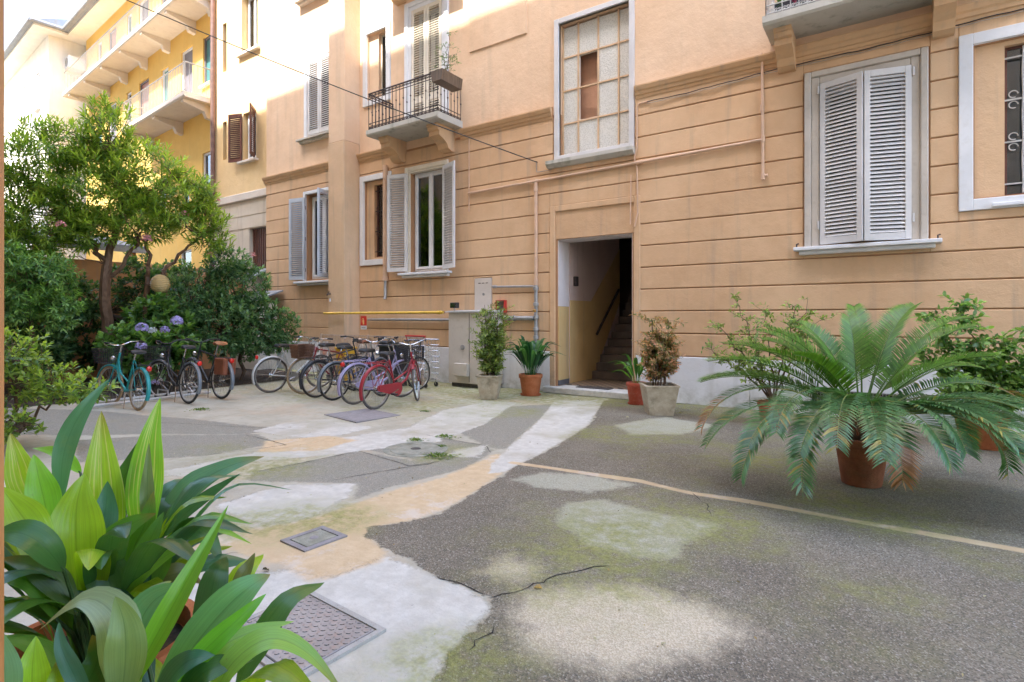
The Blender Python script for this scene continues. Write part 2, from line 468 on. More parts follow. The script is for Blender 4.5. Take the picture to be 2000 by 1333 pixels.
LAY = {
 'asphalt': [ASPH],
 'strip': [G_([(1085,782),(1178,782),(1150,828),(1085,870),(1050,890),(1005,912),(985,925),(952,925),(962,905),(985,885),(1020,850),(1060,815)])],
 'tan': [G_([(970,885),(1000,905),(985,925),(930,960),(860,1000),(800,1018),(730,1030),(718,1045),(755,1078),(740,1100),(660,1125),(600,1140),(560,1110),(480,1085),(420,1065),(300,1090),(300,1060),(450,1035),(560,1025),(620,1010),(690,985),(760,960),(860,935),(930,905)]),
         G_([(520,862),(640,850),(700,860),(620,880),(500,885)])],
 'pale': [G_([(330,1150),(560,1112),(650,1130),(752,1085),(850,1125),(905,1145),(950,1170),(962,1195),(930,1220),(890,1265),(845,1340),(700,1500),(300,1500),(200,1200)]),
          G_([(415,985),(500,960),(570,945),(690,945),(680,970),(620,1005),(560,1020),(480,1020),(440,1000)]),
          G_([(490,842),(560,826),(650,819),(730,835),(620,858)]),
          G_([(860,803),(960,782),(1010,787),(945,828),(830,872),(640,888),(470,905),(360,935),(300,925),(520,880),(640,858),(800,836)]),
          G_([(620,1030),(700,1003),(690,1025),(650,1040)]), G_([(890,880),(950,870),(935,895),(870,892)])],
 'slab': [G_([(500,920),(700,882),(850,908),(965,880),(920,912),(760,952),(690,978),(700,945),(570,940),(480,940)]),
          G_([(150,860),(330,850),(500,848),(540,868),(400,892),(150,905)]),
          G_([(880,828),(960,797),(1080,790),(1060,815),(1020,850),(985,880),(950,872),(905,850)]),
          G_([(0,800),(150,800),(330,815),(560,838),(480,848),(0,850)]),
          G_([(700,878),(830,850),(950,870),(960,885),(860,910)])],
 'wear': [G_([(1080,1020),(1100,985),(1180,975),(1290,1000),(1360,1010),(1410,1025),(1340,1060),(1330,1095),(1240,1090),(1150,1065)]),
          G_([(985,938),(1050,922),(1150,930),(1240,945),(1150,962),(1050,952)]), G_([(1200,830),(1300,815),(1400,830),(1330,850),(1230,850)])],
 'warm': [G_([(1000,1190),(1040,1160),(1250,1152),(1370,1185),(1470,1240),(1360,1282),(1200,1308),(1030,1270)]), G_([(950,1120),(985,1090),(1050,1110),(1020,1140)])],
}
def build_ground():
    far = MB().add([(-120,-60,-.02),(80,-60,-.02),(80,120,-.02),(-120,120,-.02)], [(0,1,2,3)]).build('ground', paint('far_ground', (.30,.28,.25), .2, .6, .9))
    structure(far)
    st = .05
    xs = np.arange(-17, 6.001, st); ys = np.arange(.0, 9.701, st)
    nx, ny = len(xs), len(ys)
    X, Y = np.meshgrid(xs, ys)
    rg = np.random.default_rng(3)
    Z = .006*np.sin(X*1.3+.5)*np.sin(Y*1.7) + .004*np.sin(X*3.1+Y*2.2)
    me = bpy.data.meshes.new('courtyard_paving')
    idx = np.arange(nx*ny).reshape(ny, nx)
    q = np.stack([idx[:-1,:-1], idx[:-1,1:], idx[1:,1:], idx[1:,:-1]], -1).reshape(-1, 4)
    me.from_pydata(np.stack([X, Y, Z], -1).reshape(-1, 3).tolist(), [], q.tolist())
    for k, polys in LAY.items():
        d = np.max([sdf(p, X, Y) for p in polys], 0)
        me.attributes.new(k, 'FLOAT', 'POINT').data.foreach_set('value', d.reshape(-1).astype(np.float32))
    pl = G_([(1000,905),(1150,925),(1250,938),(1350,962),(1450,978),(1600,1005),(1750,1032),(2000,1078),(2300,1135)])
    wob = .045 + .02*np.sin(X*5)*np.sin(Y*4)
    d = wob - line_d(pl, X, Y)
    me.attributes.new('ochre_strip', 'FLOAT', 'POINT').data.foreach_set('value', d.reshape(-1).astype(np.float32))
    ms = np.clip((Y - 7.9) / 1.5, 0, 1) * .75 + .55*np.clip((Y-4.2)/2.5, 0, 1) * np.clip((-3.5-X)/2,0,1) - .16
    for (u, v, r_, a_) in ((1180,1060,.8,.7),(1330,1020,.7,.7),(1500,900,1.2,.45),(960,800,1.0,.5),(820,790,1.4,.6),(520,1015,.5,.8),(470,910,.8,.6),(890,1290,.35,.8),(1700,1010,.8,.5),(1050,1120,.5,.5),(640,1010,.4,.7),(860,890,.5,.5),(1250,850,1.0,.5),(1700,1180,.6,.35)):
        gx, gy = gp(u, v)
        ms = np.maximum(ms, a_ * np.exp(-((X-gx)**2 + (Y-gy)**2) / (r_*r_)))
    me.attributes.new('moss', 'FLOAT', 'POINT').data.foreach_set('value', ms.reshape(-1).astype(np.float32))
    me.materials.append(ground_material())
    me.polygons.foreach_set('use_smooth', [True]*len(me.polygons))
    yard = structure(put('courtyard_paving', me))
    # cracks and joints: thin dark ribbons let into the surface
    mc = paint('crack_dirt', (.025, .022, .02), .3, 30, .95)
    def ribbon(pts, w, jag=.03, name='crack'):
        P = [Vector((*gp(u, v), .0)) for u, v in pts]
        L = []
        for a, b in zip(P[:-1], P[1:]):
            n = max(2, int((b-a).length/.05))
            L += [a.lerp(b, i/n) + Vector((rnd.gauss(0, jag*.35), rnd.gauss(0, jag*.35), 0)) for i in range(n)]
        L.append(P[-1])
        vs_, fs_ = [], []
        for i, p in enumerate(L):
            t = (L[min(i+1, len(L)-1)] - L[max(i-1, 0)]).normalized()
            s = Vector((-t.y, t.x, 0)) * w * rnd.uniform(.4, 1.3) * (1 if 0 < i < len(L)-1 else .1)
            z = .006*math.sin(p.x*1.3+.5)*math.sin(p.y*1.7) + .004*math.sin(p.x*3.1+p.y*2.2) + .003
            vs_ += [(p.x+s.x, p.y+s.y, z), (p.x-s.x, p.y-s.y, z)]
            if i: fs_.append((2*i-2, 2*i-1, 2*i+1, 2*i))
        MB().add(vs_, fs_).build(name, mc, yard)
    ribbon([(950,1172),(1000,1160),(1060,1142),(1090,1128),(1130,1118),(1190,1108)], .0045)
    ribbon([(955,1165),(905,1145),(850,1125)], .004)
    ribbon([(970,1225),(940,1250),(915,1272)], .004)
    ribbon([(500,922),(700,882)], .005, .008, 'joint'); ribbon([(640,940),(850,905)], .004, .008, 'joint')
    ribbon([(700,882),(800,912),(860,902)], .004, .008, 'joint')
    ribbon([(830,850),(950,872),(958,886)], .004, .012, 'joint'); ribbon([(300,826),(560,838)], .004, .012, 'joint')
    ribbon([(480,850),(560,870),(400,892)], .004, .012, 'joint'); ribbon([(360,1105),(420,1085),(470,1080)], .004, .03)
    ribbon([(1350,962),(1380,985),(1390,1010)], .003, .02)
    return yard
build_ground()

def plate(name, label, corners, frame_w, mat, treads=False, inner=True, round_=False):
    c = [Vector((*gp(u, v), 0)) for u, v in corners]
    o = sum(c, Vector()) / 4
    t = thing(name, label, 'manhole cover', (o.x, o.y, 0))
    ex = ((c[1]-c[0]) + (c[2]-c[3])) / 2; ey = ((c[3]-c[0]) + (c[2]-c[1])) / 2
    lx, ly = ex.length/2, ey.length/2
    M = Matrix.Rotation(math.atan2(ex.y, ex.x), 4, 'Z')
    fr = MB()
    for s in (-1, 1):
        fr.box(-lx-frame_w, lx+frame_w, s*(ly+frame_w/2)-frame_w/2, s*(ly+frame_w/2)+frame_w/2, -.03, .0125, M)
        fr.box(s*(lx+frame_w/2)-frame_w/2, s*(lx+frame_w/2)+frame_w/2, -ly, ly, -.03, .0125, M)
    fr.build('frame', mat[1], t)
    lid = MB().cbox(-lx+.008, lx-.008, -ly+.008, ly-.008, -.03, .0135, .003, M).build('lid', mat[0], t)
    if treads:
        b = MB(); p = .029
        nx, ny = int(2*lx/p), int(2*ly/p)
        for i in range(nx):
            for j in range(ny):
                x, y = -lx+.02+i*p, -ly+.02+j*p
                a = R(45 if (i+j) % 2 else -45)
                b.prism([(-.011,0),(0,-.0035),(.011,0),(0,.0035)], .0125, .0168, 'z', M @ Matrix.Translation((x, y, 0)) @ Matrix.Rotation(a, 4, 'Z'))
        b.build('tread_pattern', mat[0], lid)['kind'] = 'stuff'
    else:
        MB().lathe([(.03,.0135),(.026,.016),(.012,.0162)], 14, M=M).build('lifting_eye', mat[1], lid, True)
    return t
m_steel = paint('tread_steel', (.33, .32, .31), .12, 5, .5, .55, wear=((.36, .27, .22), .6))
m_steel2 = paint('frame_steel', (.09, .085, .08), .3, 9, .7, .4)
m_lid = stoneish('mossy_lid', (.24, .24, .19), (.34, .34, .28), .5)
m_lid3 = stoneish('hatch_rim', (.36,.345,.31), (.45,.43,.39), .1)
m_lid2 = stoneish('grey_lid', (.25, .235, .235), (.31, .29, .29), .2)
plate('access_hatch', 'large steel tread plate hatch in pale concrete near the foreground leaves', [(570,1325),(452,1240),(595,1160),(740,1236)], .03, (m_steel, m_lid3), True)
plate('drain_cover', 'small square mossy drain cover set in the sandy trench', [(566,1060),(600,1072),(661,1051),(625,1034)], .04, (m_lid, m_lid2))
plate('inspection_cover', 'flat grey square inspection cover in front of the parked bicycles', [(640,812),(702,826),(772,812),(715,800)], .03, (m_lid2, m_lid2))
def round_cover():
    x, y = gp(812, 879)
    t = thing('round_manhole', 'round worn manhole in a weedy square slab mid yard', 'manhole cover', (x, y, 0))
    MB().lathe([(.36,-.02),(.36,.010),(.34,.013),(.30,.013),(.295,.009),(.285,.009),(.28,.014),(.0,.015)], 40).build('lid', m_lid, t, True)
    MB().lathe([(.06,.014),(.055,.018),(.02,.018)], 14).build('lifting_eye', m_steel2, t, True)
round_cover()

# ------------------------------------------------------------------ main apartment house
D = 9.66
bld = thing('apartment_building', 'peach apartment house with banded ground floor, grey shutters and open stair doorway', 'building', (-6, D, 0), world=True)
SLAT = {}
def shutter(parent, hinge, y, z0, z1, w, rot, mat, fields=None, pitch=.056, st=.075, label=None, lean=0):
    h = z1 - z0
    fields = fields or [(.10, h-.09)]
    b = MB()
    b.cbox(0, st, -.02, .02, 0, h, .004); b.cbox(w-st, w, -.02, .02, 0, h, .004)
    zs = [0] + [q for f in fields for q in f] + [h]
    for a, c in zip(zs[0::2], zs[1::2]): b.box(st, w-st, -.018, .018, a, c)
    flip = 1 if (rot % 360) in (180, 195) or rot in (-22, -45, -70) else 0      # leaf hung on the right jamb
    o = b.build('shutter', mat, parent)
    o.location = (hinge, y, z0); o.rotation_euler = (0, 0, R(rot))
    if label: o['label'] = label
    ang = 28 if rot < -10 and rot != -17 else 50
    key = (round(w-2*st, 3), mat.name, flip, ang)
    if key not in SLAT:
        SLAT[key] = MB().box(0, w-2*st, -.028, .028, -.0045, .0045, Matrix.Rotation(R(-ang if flip else ang), 4, 'X')).mesh('slat', mat)
    for a, c in fields:
        n = int((c - a) / pitch)
        for i in range(n):
            s = put('slat', SLAT[key], o)
            s.location = (st, 0, a + (i + .5) * (c - a) / n)
    return o
def hardware(parent, x, y, z0, z1):
    for q in (.12, .5, .88):
        MB().box(x-.012, x+.012, y-.05, y-.005, z0+(z1-z0)*q-.05, z0+(z1-z0)*q+.05).build('hinge', M_IRON, parent)
def sill(parent, x0, x1, z, proj=.17, mat=None):
    b = MB().cbox(x0, x1, D-proj, D+.05, z-.055, z, .008)
    b.cbox(x0+.07, x1-.07, D-proj*.62, D+.04, z-.115, z-.057, .008)
    return b.build('sill', mat or M_WHITE, parent)
def frame_strips(b, x0, x1, z0, z1, w, y0, y1, bottom=True, c=.006):
    b.cbox(x0, x0+w, y0, y1, z0, z1, c); b.cbox(x1-w, x1, y0, y1, z0, z1, c)
    b.cbox(x0+w, x1-w, y0+.002, y1-.002, z1-w, z1, c)
    if bottom: b.cbox(x0+w, x1-w, y0+.002, y1-.002, z0, z0+w, c)
    return b
def casement(parent, x0, x1, z0, z1, y, mat, curtain=True, wide=.05):
    w = frame_strips(MB(), x0, x1, z0, z1, .045, y-.03, y+.05).build('window', mat, parent)
    xm = (x0+x1)/2
    for a, c in ((x0+.045, xm-.002), (xm+.002, x1-.045)):
        frame_strips(MB(), a, c, z0+.05, z1-.05, wide, y-.045, y+.02).build('sash', mat, w)
        MB().box(a+wide, c-wide, y-.012, y-.006, z0+.05+wide, z1-.05-wide).build('pane', M_GLASS, w)
        if curtain:
            n = 26; b = MB(); vs_ = []
            for i in range(n+1):
                x = a + .02 + (c-a-.04)*(i/n) * .55 + (0 if a == x0+.045 else (c-a)*.42)
                yy = y+.16+.025*math.sin(i*1.9+a*3)
                vs_ += [(x, yy, z0+.06), (x, yy+.01, z1-.06)]
            b.add(vs_, [(2*i, 2*i+2, 2*i+3, 2*i+1) for i in range(n)]).build('curtain', M_CURT, w, True)
    return w

DOOR = (-5.50, -3.92, .14, 3.05)
HOLES = {
 'door': (-5.50, -3.92, 0, 3.05), 'stair': (-5.45, -3.97, 4.66, 7.32), 'big': (-.90, .24, 2.62, 5.06), 'mid': (-9.55, -8.45, 2.58, 4.98),
 'far': (-13.55, -12.40, 2.55, 4.92), 'up': (-13.50, -12.45, 6.58, 8.66), 'bdoor': (-9.50, -8.55, 5.95, 8.86),
 'nar': (-11.16, -10.33, 2.96, 4.97), 'nar2': (-11.06, -10.36, 7.02, 8.70), 'rw': (.93, 2.15, 3.1, 5.14), 'top': (-13.6, -12.5, 10.45, 12.6), 'top2': (-9.5, -8.55, 9.95, 12.6)}
# backing wall with openings
b = MB()
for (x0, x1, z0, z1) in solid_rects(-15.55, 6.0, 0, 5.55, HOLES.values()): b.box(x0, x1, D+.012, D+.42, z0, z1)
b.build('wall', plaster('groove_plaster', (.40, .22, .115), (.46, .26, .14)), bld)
b = MB()
for (x0, x1, z0, z1) in solid_rects(-15.55, 6.0, 5.55, 15.6, HOLES.values()): b.box(x0, x1, D, D+.42, z0, z1)
b.build('wall', M_UP, bld)
b = MB()
b.box(-15.55, -15.13, D+.43, D+7, 0, 15.6); b.box(5.6, 6, D+.43, D+7, 0, 15.6); b.box(-15.55, 6, D+7.01, D+7.3, 0, 15.6)
b.box(-15.7, 6.2, D-.5, D+7.5, 15.61, 15.8)
b.build('shell', M_UP, bld)
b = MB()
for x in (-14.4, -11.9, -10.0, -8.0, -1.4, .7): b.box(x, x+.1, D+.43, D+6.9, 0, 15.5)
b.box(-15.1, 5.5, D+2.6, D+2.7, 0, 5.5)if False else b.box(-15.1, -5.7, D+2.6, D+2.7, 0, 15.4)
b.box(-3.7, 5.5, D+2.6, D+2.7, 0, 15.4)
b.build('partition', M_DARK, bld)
# banded courses: every band is its own raised piece
surround = [(-5.66,-3.84,0,3.72), (-5.58,-3.86,4.50,7.6), (-1.12,.45,2.60,5.27), (-9.70,-8.33,2.55,5.10), (-13.72,-12.2,2.52,5.05), (-11.32,-10.18,2.80,5.12), (.76,2.31,2.93,5.30), (-11.995,-11.358,0,9), (-7.58,-7.10,1.60,2.36)]
zz = .82
courses = []
while zz < 5.4:
    z1 = min(zz + .395, 5.50)
    for (x0, x1, a, c) in band_rects(-15.55, 6.0, zz+.009, z1-.009, surround):
        courses.append((x0, x1, a, c))
    zz += .395
for (x0, x1, a, c) in courses:
    if c - a < .004: continue
    MB().cbox(x0+.001, x1-.001, D-.018+rnd.uniform(-.002, .002), D+.03, a, c, min(.009, (c-a)*.3)).build('course_band', M_LOW, bld)
# white plinth, in slabs between doorway and pilaster
for (x0, x1) in ((-15.55,-12.9),(-12.895,-12.0),(-11.355,-9.4),(-9.395,-7.4),(-7.395,-5.66),(-3.84,-1.9),(-1.895,.6),(.605,3.2),(3.205,6)):
    MB().cbox(x0, x1, D-.035, D+.03, 0, .812, .008).build('plinth', M_DADO, bld)
# string course under the first floor
def cornice(x0, x1):
    p = [(D+.02,5.47),(D-.035,5.47),(D-.04,5.52),(D-.065,5.53),(D-.075,5.58),(D-.10,5.60),(D-.125,5.66),(D-.125,5.685),(D+.02,5.73)]
    MB().prism(p, x0, x1).build('cornice', M_COR, bld)
for x0, x1 in ((-15.6,-12.0),(-11.355,-10.12),(-7.96,-5.60),(-3.84,-1.56),(-1.56+.001,6.0)): cornice(x0, x1)
# pilaster
MB().cbox(-11.99, -11.36, D-.5, D+.02, 0, 5.96, .012).build('pilaster', M_PIL, bld)
MB().cbox(-11.985, -11.365, D-.495, D+.02, 5.962, 15.6, .012).build('pilaster', M_UP, bld)
# raised plaster panel right of the small balcony
MB().cbox(-7.72, -6.21, D-.03, D+.02, 7.36, 12, .012).build('wall_panel', M_UP, bld)

# --- entrance
b = MB()
for s in (0, 1):
    x0, x1 = ((-5.66,-5.54), (-3.88,-3.76))[s]
    b.cbox(x0, x1, D-.03, D+.03, .0, 3.72, .012)
b.cbox(-5.54, -3.88, D-.028, D+.028, 3.60, 3.72, .012)
b.build('door_surround', M_LOW, bld)
MB().box(-5.535, -3.885, D+.004, D+.05, 3.055, 3.60).build('lintel_panel', M_LOW, bld)
m_lobw = plaster('lobby_upper', (.62, .47, .42), (.68, .54, .49)); m_lobd = plaster('lobby_dado', (.66, .44, .19), (.70, .50, .24))
m_rev = plaster('reveal_paint', (.74, .66, .64), (.78, .71, .69))
MB().box(-5.56, -5.484, D+.03, D+.46, 1.72, 3.03).build('door_reveal', m_rev, bld)
MB().box(-5.56, -5.48, D+.03, D+.46, .24, 1.715).build('door_reveal', m_lobd, bld)
MB().box(-5.56, -5.474, D+.03, D+.46, .14, .238).build('skirting', paint('skirting', (.12,.12,.13), .1, 5, .5), bld)
MB().box(-3.936, -3.86, D+.03, D+.46, .14, 3.05).build('door_reveal', m_rev, bld)
MB().box(-5.5, -3.92, D+.05, D+.46, 3.032, 3.1).build('door_reveal', m_rev, bld)
# lobby shell: side walls with a painted dado that climbs with the stair
b = MB(); b.box(-5.62, -5.47, D+.465, D+3.0, .14, 3.6); b.build('lobby_wall', m_lobw, bld)
Y0 = D + 1.45
MB().prism([(D+.47,.14),(Y0+.1,.14),(D+3.005,1.85),(D+3.005,3.15),(Y0,1.85),(D+.47,1.85)], -5.5, -5.462).build('lobby_dado', m_lobd, bld)
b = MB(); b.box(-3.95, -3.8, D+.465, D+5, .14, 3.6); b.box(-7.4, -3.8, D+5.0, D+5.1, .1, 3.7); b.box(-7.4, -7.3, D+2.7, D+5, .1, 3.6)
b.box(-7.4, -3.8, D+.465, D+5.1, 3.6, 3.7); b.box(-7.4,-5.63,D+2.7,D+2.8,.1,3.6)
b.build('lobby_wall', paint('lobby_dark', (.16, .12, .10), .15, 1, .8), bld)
def mosaic():
    t = NT('mosaic_floor')
    ck = t.n('TexChecker'); ck.inputs['Scale'].default_value = 9; t.l(t.P(), ck.inputs[0])
    ck.inputs[1].default_value = (.10,.075,.06,1); ck.inputs[2].default_value = (.30,.22,.15,1)
    return t.out(ck.outputs[0], .35, .5)
MB().box(-5.47, -3.95, D+.30, D+1.5, .02, .142).build('lobby_floor', mosaic(), bld)
stair = MB().box(-5.44, -3.95, D+1.46, D+4.0, .02, .13).build('stair', M_STONE, bld)
m_tread = paint('dark_tread', (.13, .10, .085), .2, 4, .5)
for i in range(12):
    y = Y0 + .03 + i*.205
    MB().cbox(-5.45, -3.96, y-.02, y+.24, .14+i*.172, .14+(i+1)*.172, .008).build('step', m_tread, stair)
MB().tube([(-5.40, Y0+.15, 1.12), (-5.40, Y0+1.35, 2.16)], .028, 10).build('handrail', M_IRON, bld, True)
MB().cbox(-5.47, -5.40, D+.62, D+.74, 2.15, 2.35, .01).build('wall_lamp', M_IRON, bld)
# door step
MB().cbox(-5.72, -3.70, D-.20, D+.30, .005, .125, .012).build('door_step', M_STONE, bld)
MB().cbox(-5.1, -4.4, D+.02, D+.26, .126, .140, .004).build('doormat', paint('doormat', (.07,.06,.055), .2, 30, .95), bld)

# --- stair window with pebbled panes
w = MB()
frame_strips(w, -5.55, -3.87, 4.60, 7.42, .10, D-.045, D+.06)
o = w.build('stair_window', M_GREYP, bld)
MB().prism([(D-.16,4.535),(D-.16,4.60),(D+.05,4.615),(D+.05,4.47),(D-.09,4.47)], -5.68, -3.85).build('sill', M_SLAB, o)
cols = [-5.43, -5.09, -4.66, -4.24, -3.98]; rows = [4.73, 5.36, 6.02, 6.68, 7.30]
b = MB(); yy = D+.14
for x in cols: b.box(x-.014, x+.014, yy-.03, yy+.03, 4.66, 7.31)
for z in rows[1:-1]: b.box(-5.42, -3.98, yy-.024, yy+.024, z-.014, z+.014)
b.build('glazing_bar', paint('bar_paint', (.62,.42,.25), .1, 5, .5), o)
for i in range(4):
    for j in range(4):
        if i == 1 and j in (1, 2): continue
        MB().box(cols[i]+.016, cols[i+1]-.016, yy-.004, yy+.004, rows[j]+.016 if j else 4.66, rows[j+1]-.016).build('pane', M_PEB, o)
MB().box(-5.6, -3.8, D+.36, D+.41, 3.75, 7.5).build('stairwell_wall', plaster('stairwell', (.62,.36,.24), (.68,.41,.28)), bld)
frame_strips(MB(), cols[1]+.016, cols[2]-.016, rows[1]+.016, rows[3]-.016, .012, D+.13, D+.17).build('opening_frame', M_CREAM, o)

M_SURR = paint('surround_paint', (.52, .47, .41), .08, 2, .6, wear=((.36,.31,.25), .3))
# --- big shuttered window
b = frame_strips(MB(), -1.10, .43, 2.575, 5.25, .09, D-.075, D+.02, False, .012)
frame_strips(b, -1.012, .342, 2.575, 5.162, .115, D-.045, D+.02, False, .012)
o = b.build('window_surround', M_SURR, bld)
sill(o, -1.24, .575, 2.572, .19)
for x in (-1.2, .53): MB().tube([(x, D-.12, 2.57), (x, D-.12, 2.62), (x+.03, D-.12, 2.63)], .012, 6).build('shutter_catch', M_IRON, o)
shutter(bld, -.885, D-.05, 2.60, 5.04, .575, -17, M_GREYP, label='shutter leaf pushed slightly ajar')
shutter(bld, .235, D-.05, 2.60, 5.04, .575, 180+15, M_GREYP)
for x in (-.91, .26):
    for q in (2.9, 4.95): MB().tube([(x, D-.06, q-.06), (x, D-.06, q+.06)], .014, 8).build('hinge', M_GREYP, o)
casement(bld, -.88, .22, 2.64, 5.04, D+.22, M_WHITE, False)
# --- niche windows with a white band and iron grille
def niche(x0, x1, z0, z1, g0, g1, h0, h1, band=.14, grille=True, sillx=None):
    o = frame_strips(MB(), x0, x1, z0, z1, band, D-.05, D+.04, True, .006).build('niche_window', M_WHITE, bld)
    b = MB()
    for r_ in solid_rects(x0+band-.01, x1-band+.01, z0+band-.01, z1-band+.01, [(g0, g1, h0, h1)]): b.box(r_[0], r_[1], D+.06, D+.2, r_[2], r_[3])
    b.build('niche_plaster', M_LOW if z0 < 5 else M_UP, o)
    frame_strips(MB(), g0, g1, h0, h1, .035, D+.14, D+.19).build('sash', M_BROWN if grille else M_CREAM, o)
    MB().box(g0+.03, g1-.03, D+.16, D+.166, h0+.03, h1-.03).build('pane', M_GLASS, o)
    MB().box(g0-.1, g1+.1, D+.36, D+.40, h0-.1, h1+.1).build('curtain', M_CURT if not grille else paint('dim_blind', (.16,.18,.21), .2, 3, .8), o)
    if grille:
        b = MB()
        n = max(2, int((g1-g0)/.16))
        for i in range(1, n):
            x = g0+(g1-g0)*i/n
            b.tube([(x+.004*math.sin(k*1.3), D+.10, h0+.03+(h1-h0-.06)*k/16) for k in range(17)], .011, 6)
        for q in (.08, .36, .64, .92): b.box(g0, g1, D+.093, D+.107, h0+(h1-h0)*q-.01, h0+(h1-h0)*q+.01)
        for i in range(n):
            xc = g0+(g1-g0)*(i+.5)/n
            for q in (.36, .64):
                for s in (-1, 1):
                    zc = h0+(h1-h0)*q + s*.07
                    b.ring((xc, D+.10, zc), .045, .007, 14, 5, 0, 5.2)
        b.build('grille', M_IRON if h0 < 3.05 and x0 < 0 else M_IRONP, o)
    if sillx: MB().cbox(sillx[0], sillx[1], D-.09, D+.02, z0+.02, z0+.07, .006).build('sill', M_WHITE, o)
    return o
niche(.76, 2.31, 2.93, 5.30, 1.24, 1.98, 3.10, 5.08, .15, True, (1.10, 2.2))
niche(-11.32, -10.18, 2.82, 5.11, -10.88, -10.33, 3.02, 4.86, .14)
niche(-11.20, -10.22, 6.88, 8.84, -10.72, -10.36, 7.05, 8.66, .13, False)
# --- middle window with open shutters
b = frame_strips(MB(), -9.70, -8.33, 2.55, 5.10, .10, D-.05, D+.03, False, .01)
frame_strips(b, -9.602, -8.428, 2.55, 5.002, .05, D-.02, D+.1, False, .006)
o = b.build('window_surround', M_CREAM, bld)
sill(o, -9.80, -8.22, 2.555, .19); hardware(o, -9.62, D-.03, 2.6, 4.9)
shutter(bld, -9.58, D-.07, 2.60, 4.95, .56, -(180-14), M_GREYP)
shutter(bld, -8.45, D-.07, 2.60, 4.95, .56, -22, M_GREYP)
casement(bld, -9.53, -8.47, 2.60, 4.96, D+.16, M_WHITE, True, .06)
# --- far window, half behind the pilaster
b = frame_strips(MB(), -13.70, -12.2, 2.52, 5.03, .09, D-.05, D+.03, False, .01)
o = b.build('window_surround', M_WHITE, bld)
sill(o, -13.95, -12.1, 2.50, .19); hardware(o, -13.6, D-.03, 2.55, 4.85)
m_blueg = paint('blue_grey_paint', (.50, .55, .62), .08, 2, .5)
shutter(bld, -13.58, D-.07, 2.56, 4.86, .58, -(180-10), m_blueg)
shutter(bld, -12.46, D-.07, 2.56, 4.86, .58, -70, m_blueg)
casement(bld, -13.52, -12.43, 2.57, 4.89, D+.16, M_WHITE, True, .07)
# --- upper closed shutters
o = frame_strips(MB(), -13.66, -12.28, 6.50, 8.80, .13, D-.05, D+.03, False, .01).build('window_surround', M_WHITE, bld)
sill(o, -13.85, -12.1, 6.49, .18, M_SLAB)
shutter(bld, -13.50, D-.02, 6.58, 8.66, .52, 0, M_GREYP); shutter(bld, -12.45, D-.02, 6.58, 8.66, .52, 180, M_GREYP)
o = frame_strips(MB(), -13.72, -12.38, 10.4, 12.7, .12, D-.05, D+.03, False, .01).build('window_surround', M_WHITE, bld)
sill(o, -13.9, -12.2, 10.40, .2, M_SLABW)
casement(bld, -13.58, -12.52, 10.47, 12.58, D+.16, M_WHITE, False)
# --- balcony door
b = frame_strips(MB(), -9.72, -8.33, 5.90, 9.05, .12, D-.05, D+.03, False, .012)
frame_strips(b, -9.60, -8.45, 5.90, 8.93, .09, D-.025, D+.06, False, .008)
o = b.build('window_surround', M_WHITE, bld)
for hx, rt in ((-9.50, 0), (-8.55, 180)):
    shutter(bld, hx, D-.0, 5.97, 8.84, .47, rt, M_CREAM, [(.10, .62), (.76, 2.78)])
casement(bld, -9.48, -8.57, 5.96, 8.85, D+.25, M_WHITE, False)

# --- balconies
def scroll(b, x, y, z, r, turns=1.5, s=1, ax='x', th=.007, up=1):
    pts = []
    for k in range(19):
        a = k/18*turns*2*math.pi
        rr = r*(1-k/22)
        dx, dz = s*(r-rr*math.cos(a)), up*rr*math.sin(a)
        pts.append((x+dx, y, z+dz) if ax == 'x' else (x, y+dx, z+dz))
    b.tube(pts, th, 5)
def bracket(parent, x0, x1, zt, proj, mat, h=.5):
    y = D
    p = [(y+.02,zt),(y-proj,zt),(y-proj,zt-.06),(y-proj+.03,zt-.07),(y-proj+.04,zt-.13),(y-proj+.09,zt-.15),(y-proj+.08,zt-.24),(y-proj*.62,zt-.30),(y-proj*.45,zt-h*.72),(y-proj*.36,zt-h*.92),(y-proj*.2,zt-h),(y+.02,zt-h)]
    MB().prism(p, x0, x1).build('bracket', mat, parent, False)
def railing(parent, x0, x1, y, z0, h, mat, ornate=1, sp=.11):
    b = MB()
    def run(p, q, ax):
        p, q = Vector(p), Vector(q)
        L = (q-p).length; n = max(2, int(L/sp))
        for i in range(n+1):
            c = p.lerp(q, i/n)
            b.tube([(c.x, c.y, z0), (c.x, c.y, z0+h)], .0075, 5)
            if ornate:
                b.lathe([(.004,-.03),(.02,0),(.004,.03)], 6, (c.x, c.y, z0+h*(.46 if i % 2 else .6)))
                if i < n:
                    s = (q-p)/n
                    m = c + s*.5
                    for zc, up in ((z0+.05, 1), (z0+h-.05, -1)):
                        scroll(b, m.x if ax == 'x' else c.x, c.y if ax == 'x' else m.y, zc, sp*.24, 1.3, 1, ax, .006, up)
                        scroll(b, m.x if ax == 'x' else c.x, c.y if ax == 'x' else m.y, zc, sp*.24, 1.3, -1, ax, .006, up)
        for z, r_ in ((z0+h, .018), (z0+h-.12, .009), (z0+.14, .009), (z0+.02, .010)):
            b.tube([(p.x, p.y, z), (q.x, q.y, z)], r_, 6)
    run((x0, y, z0), (x1, y, z0), 'x')
    run((x1, y, z0), (x1, D-.02, z0), 'y')
    run((x0, y, z0), (x0, D-.02, z0), 'y')
    return b.build('railing', mat, parent)
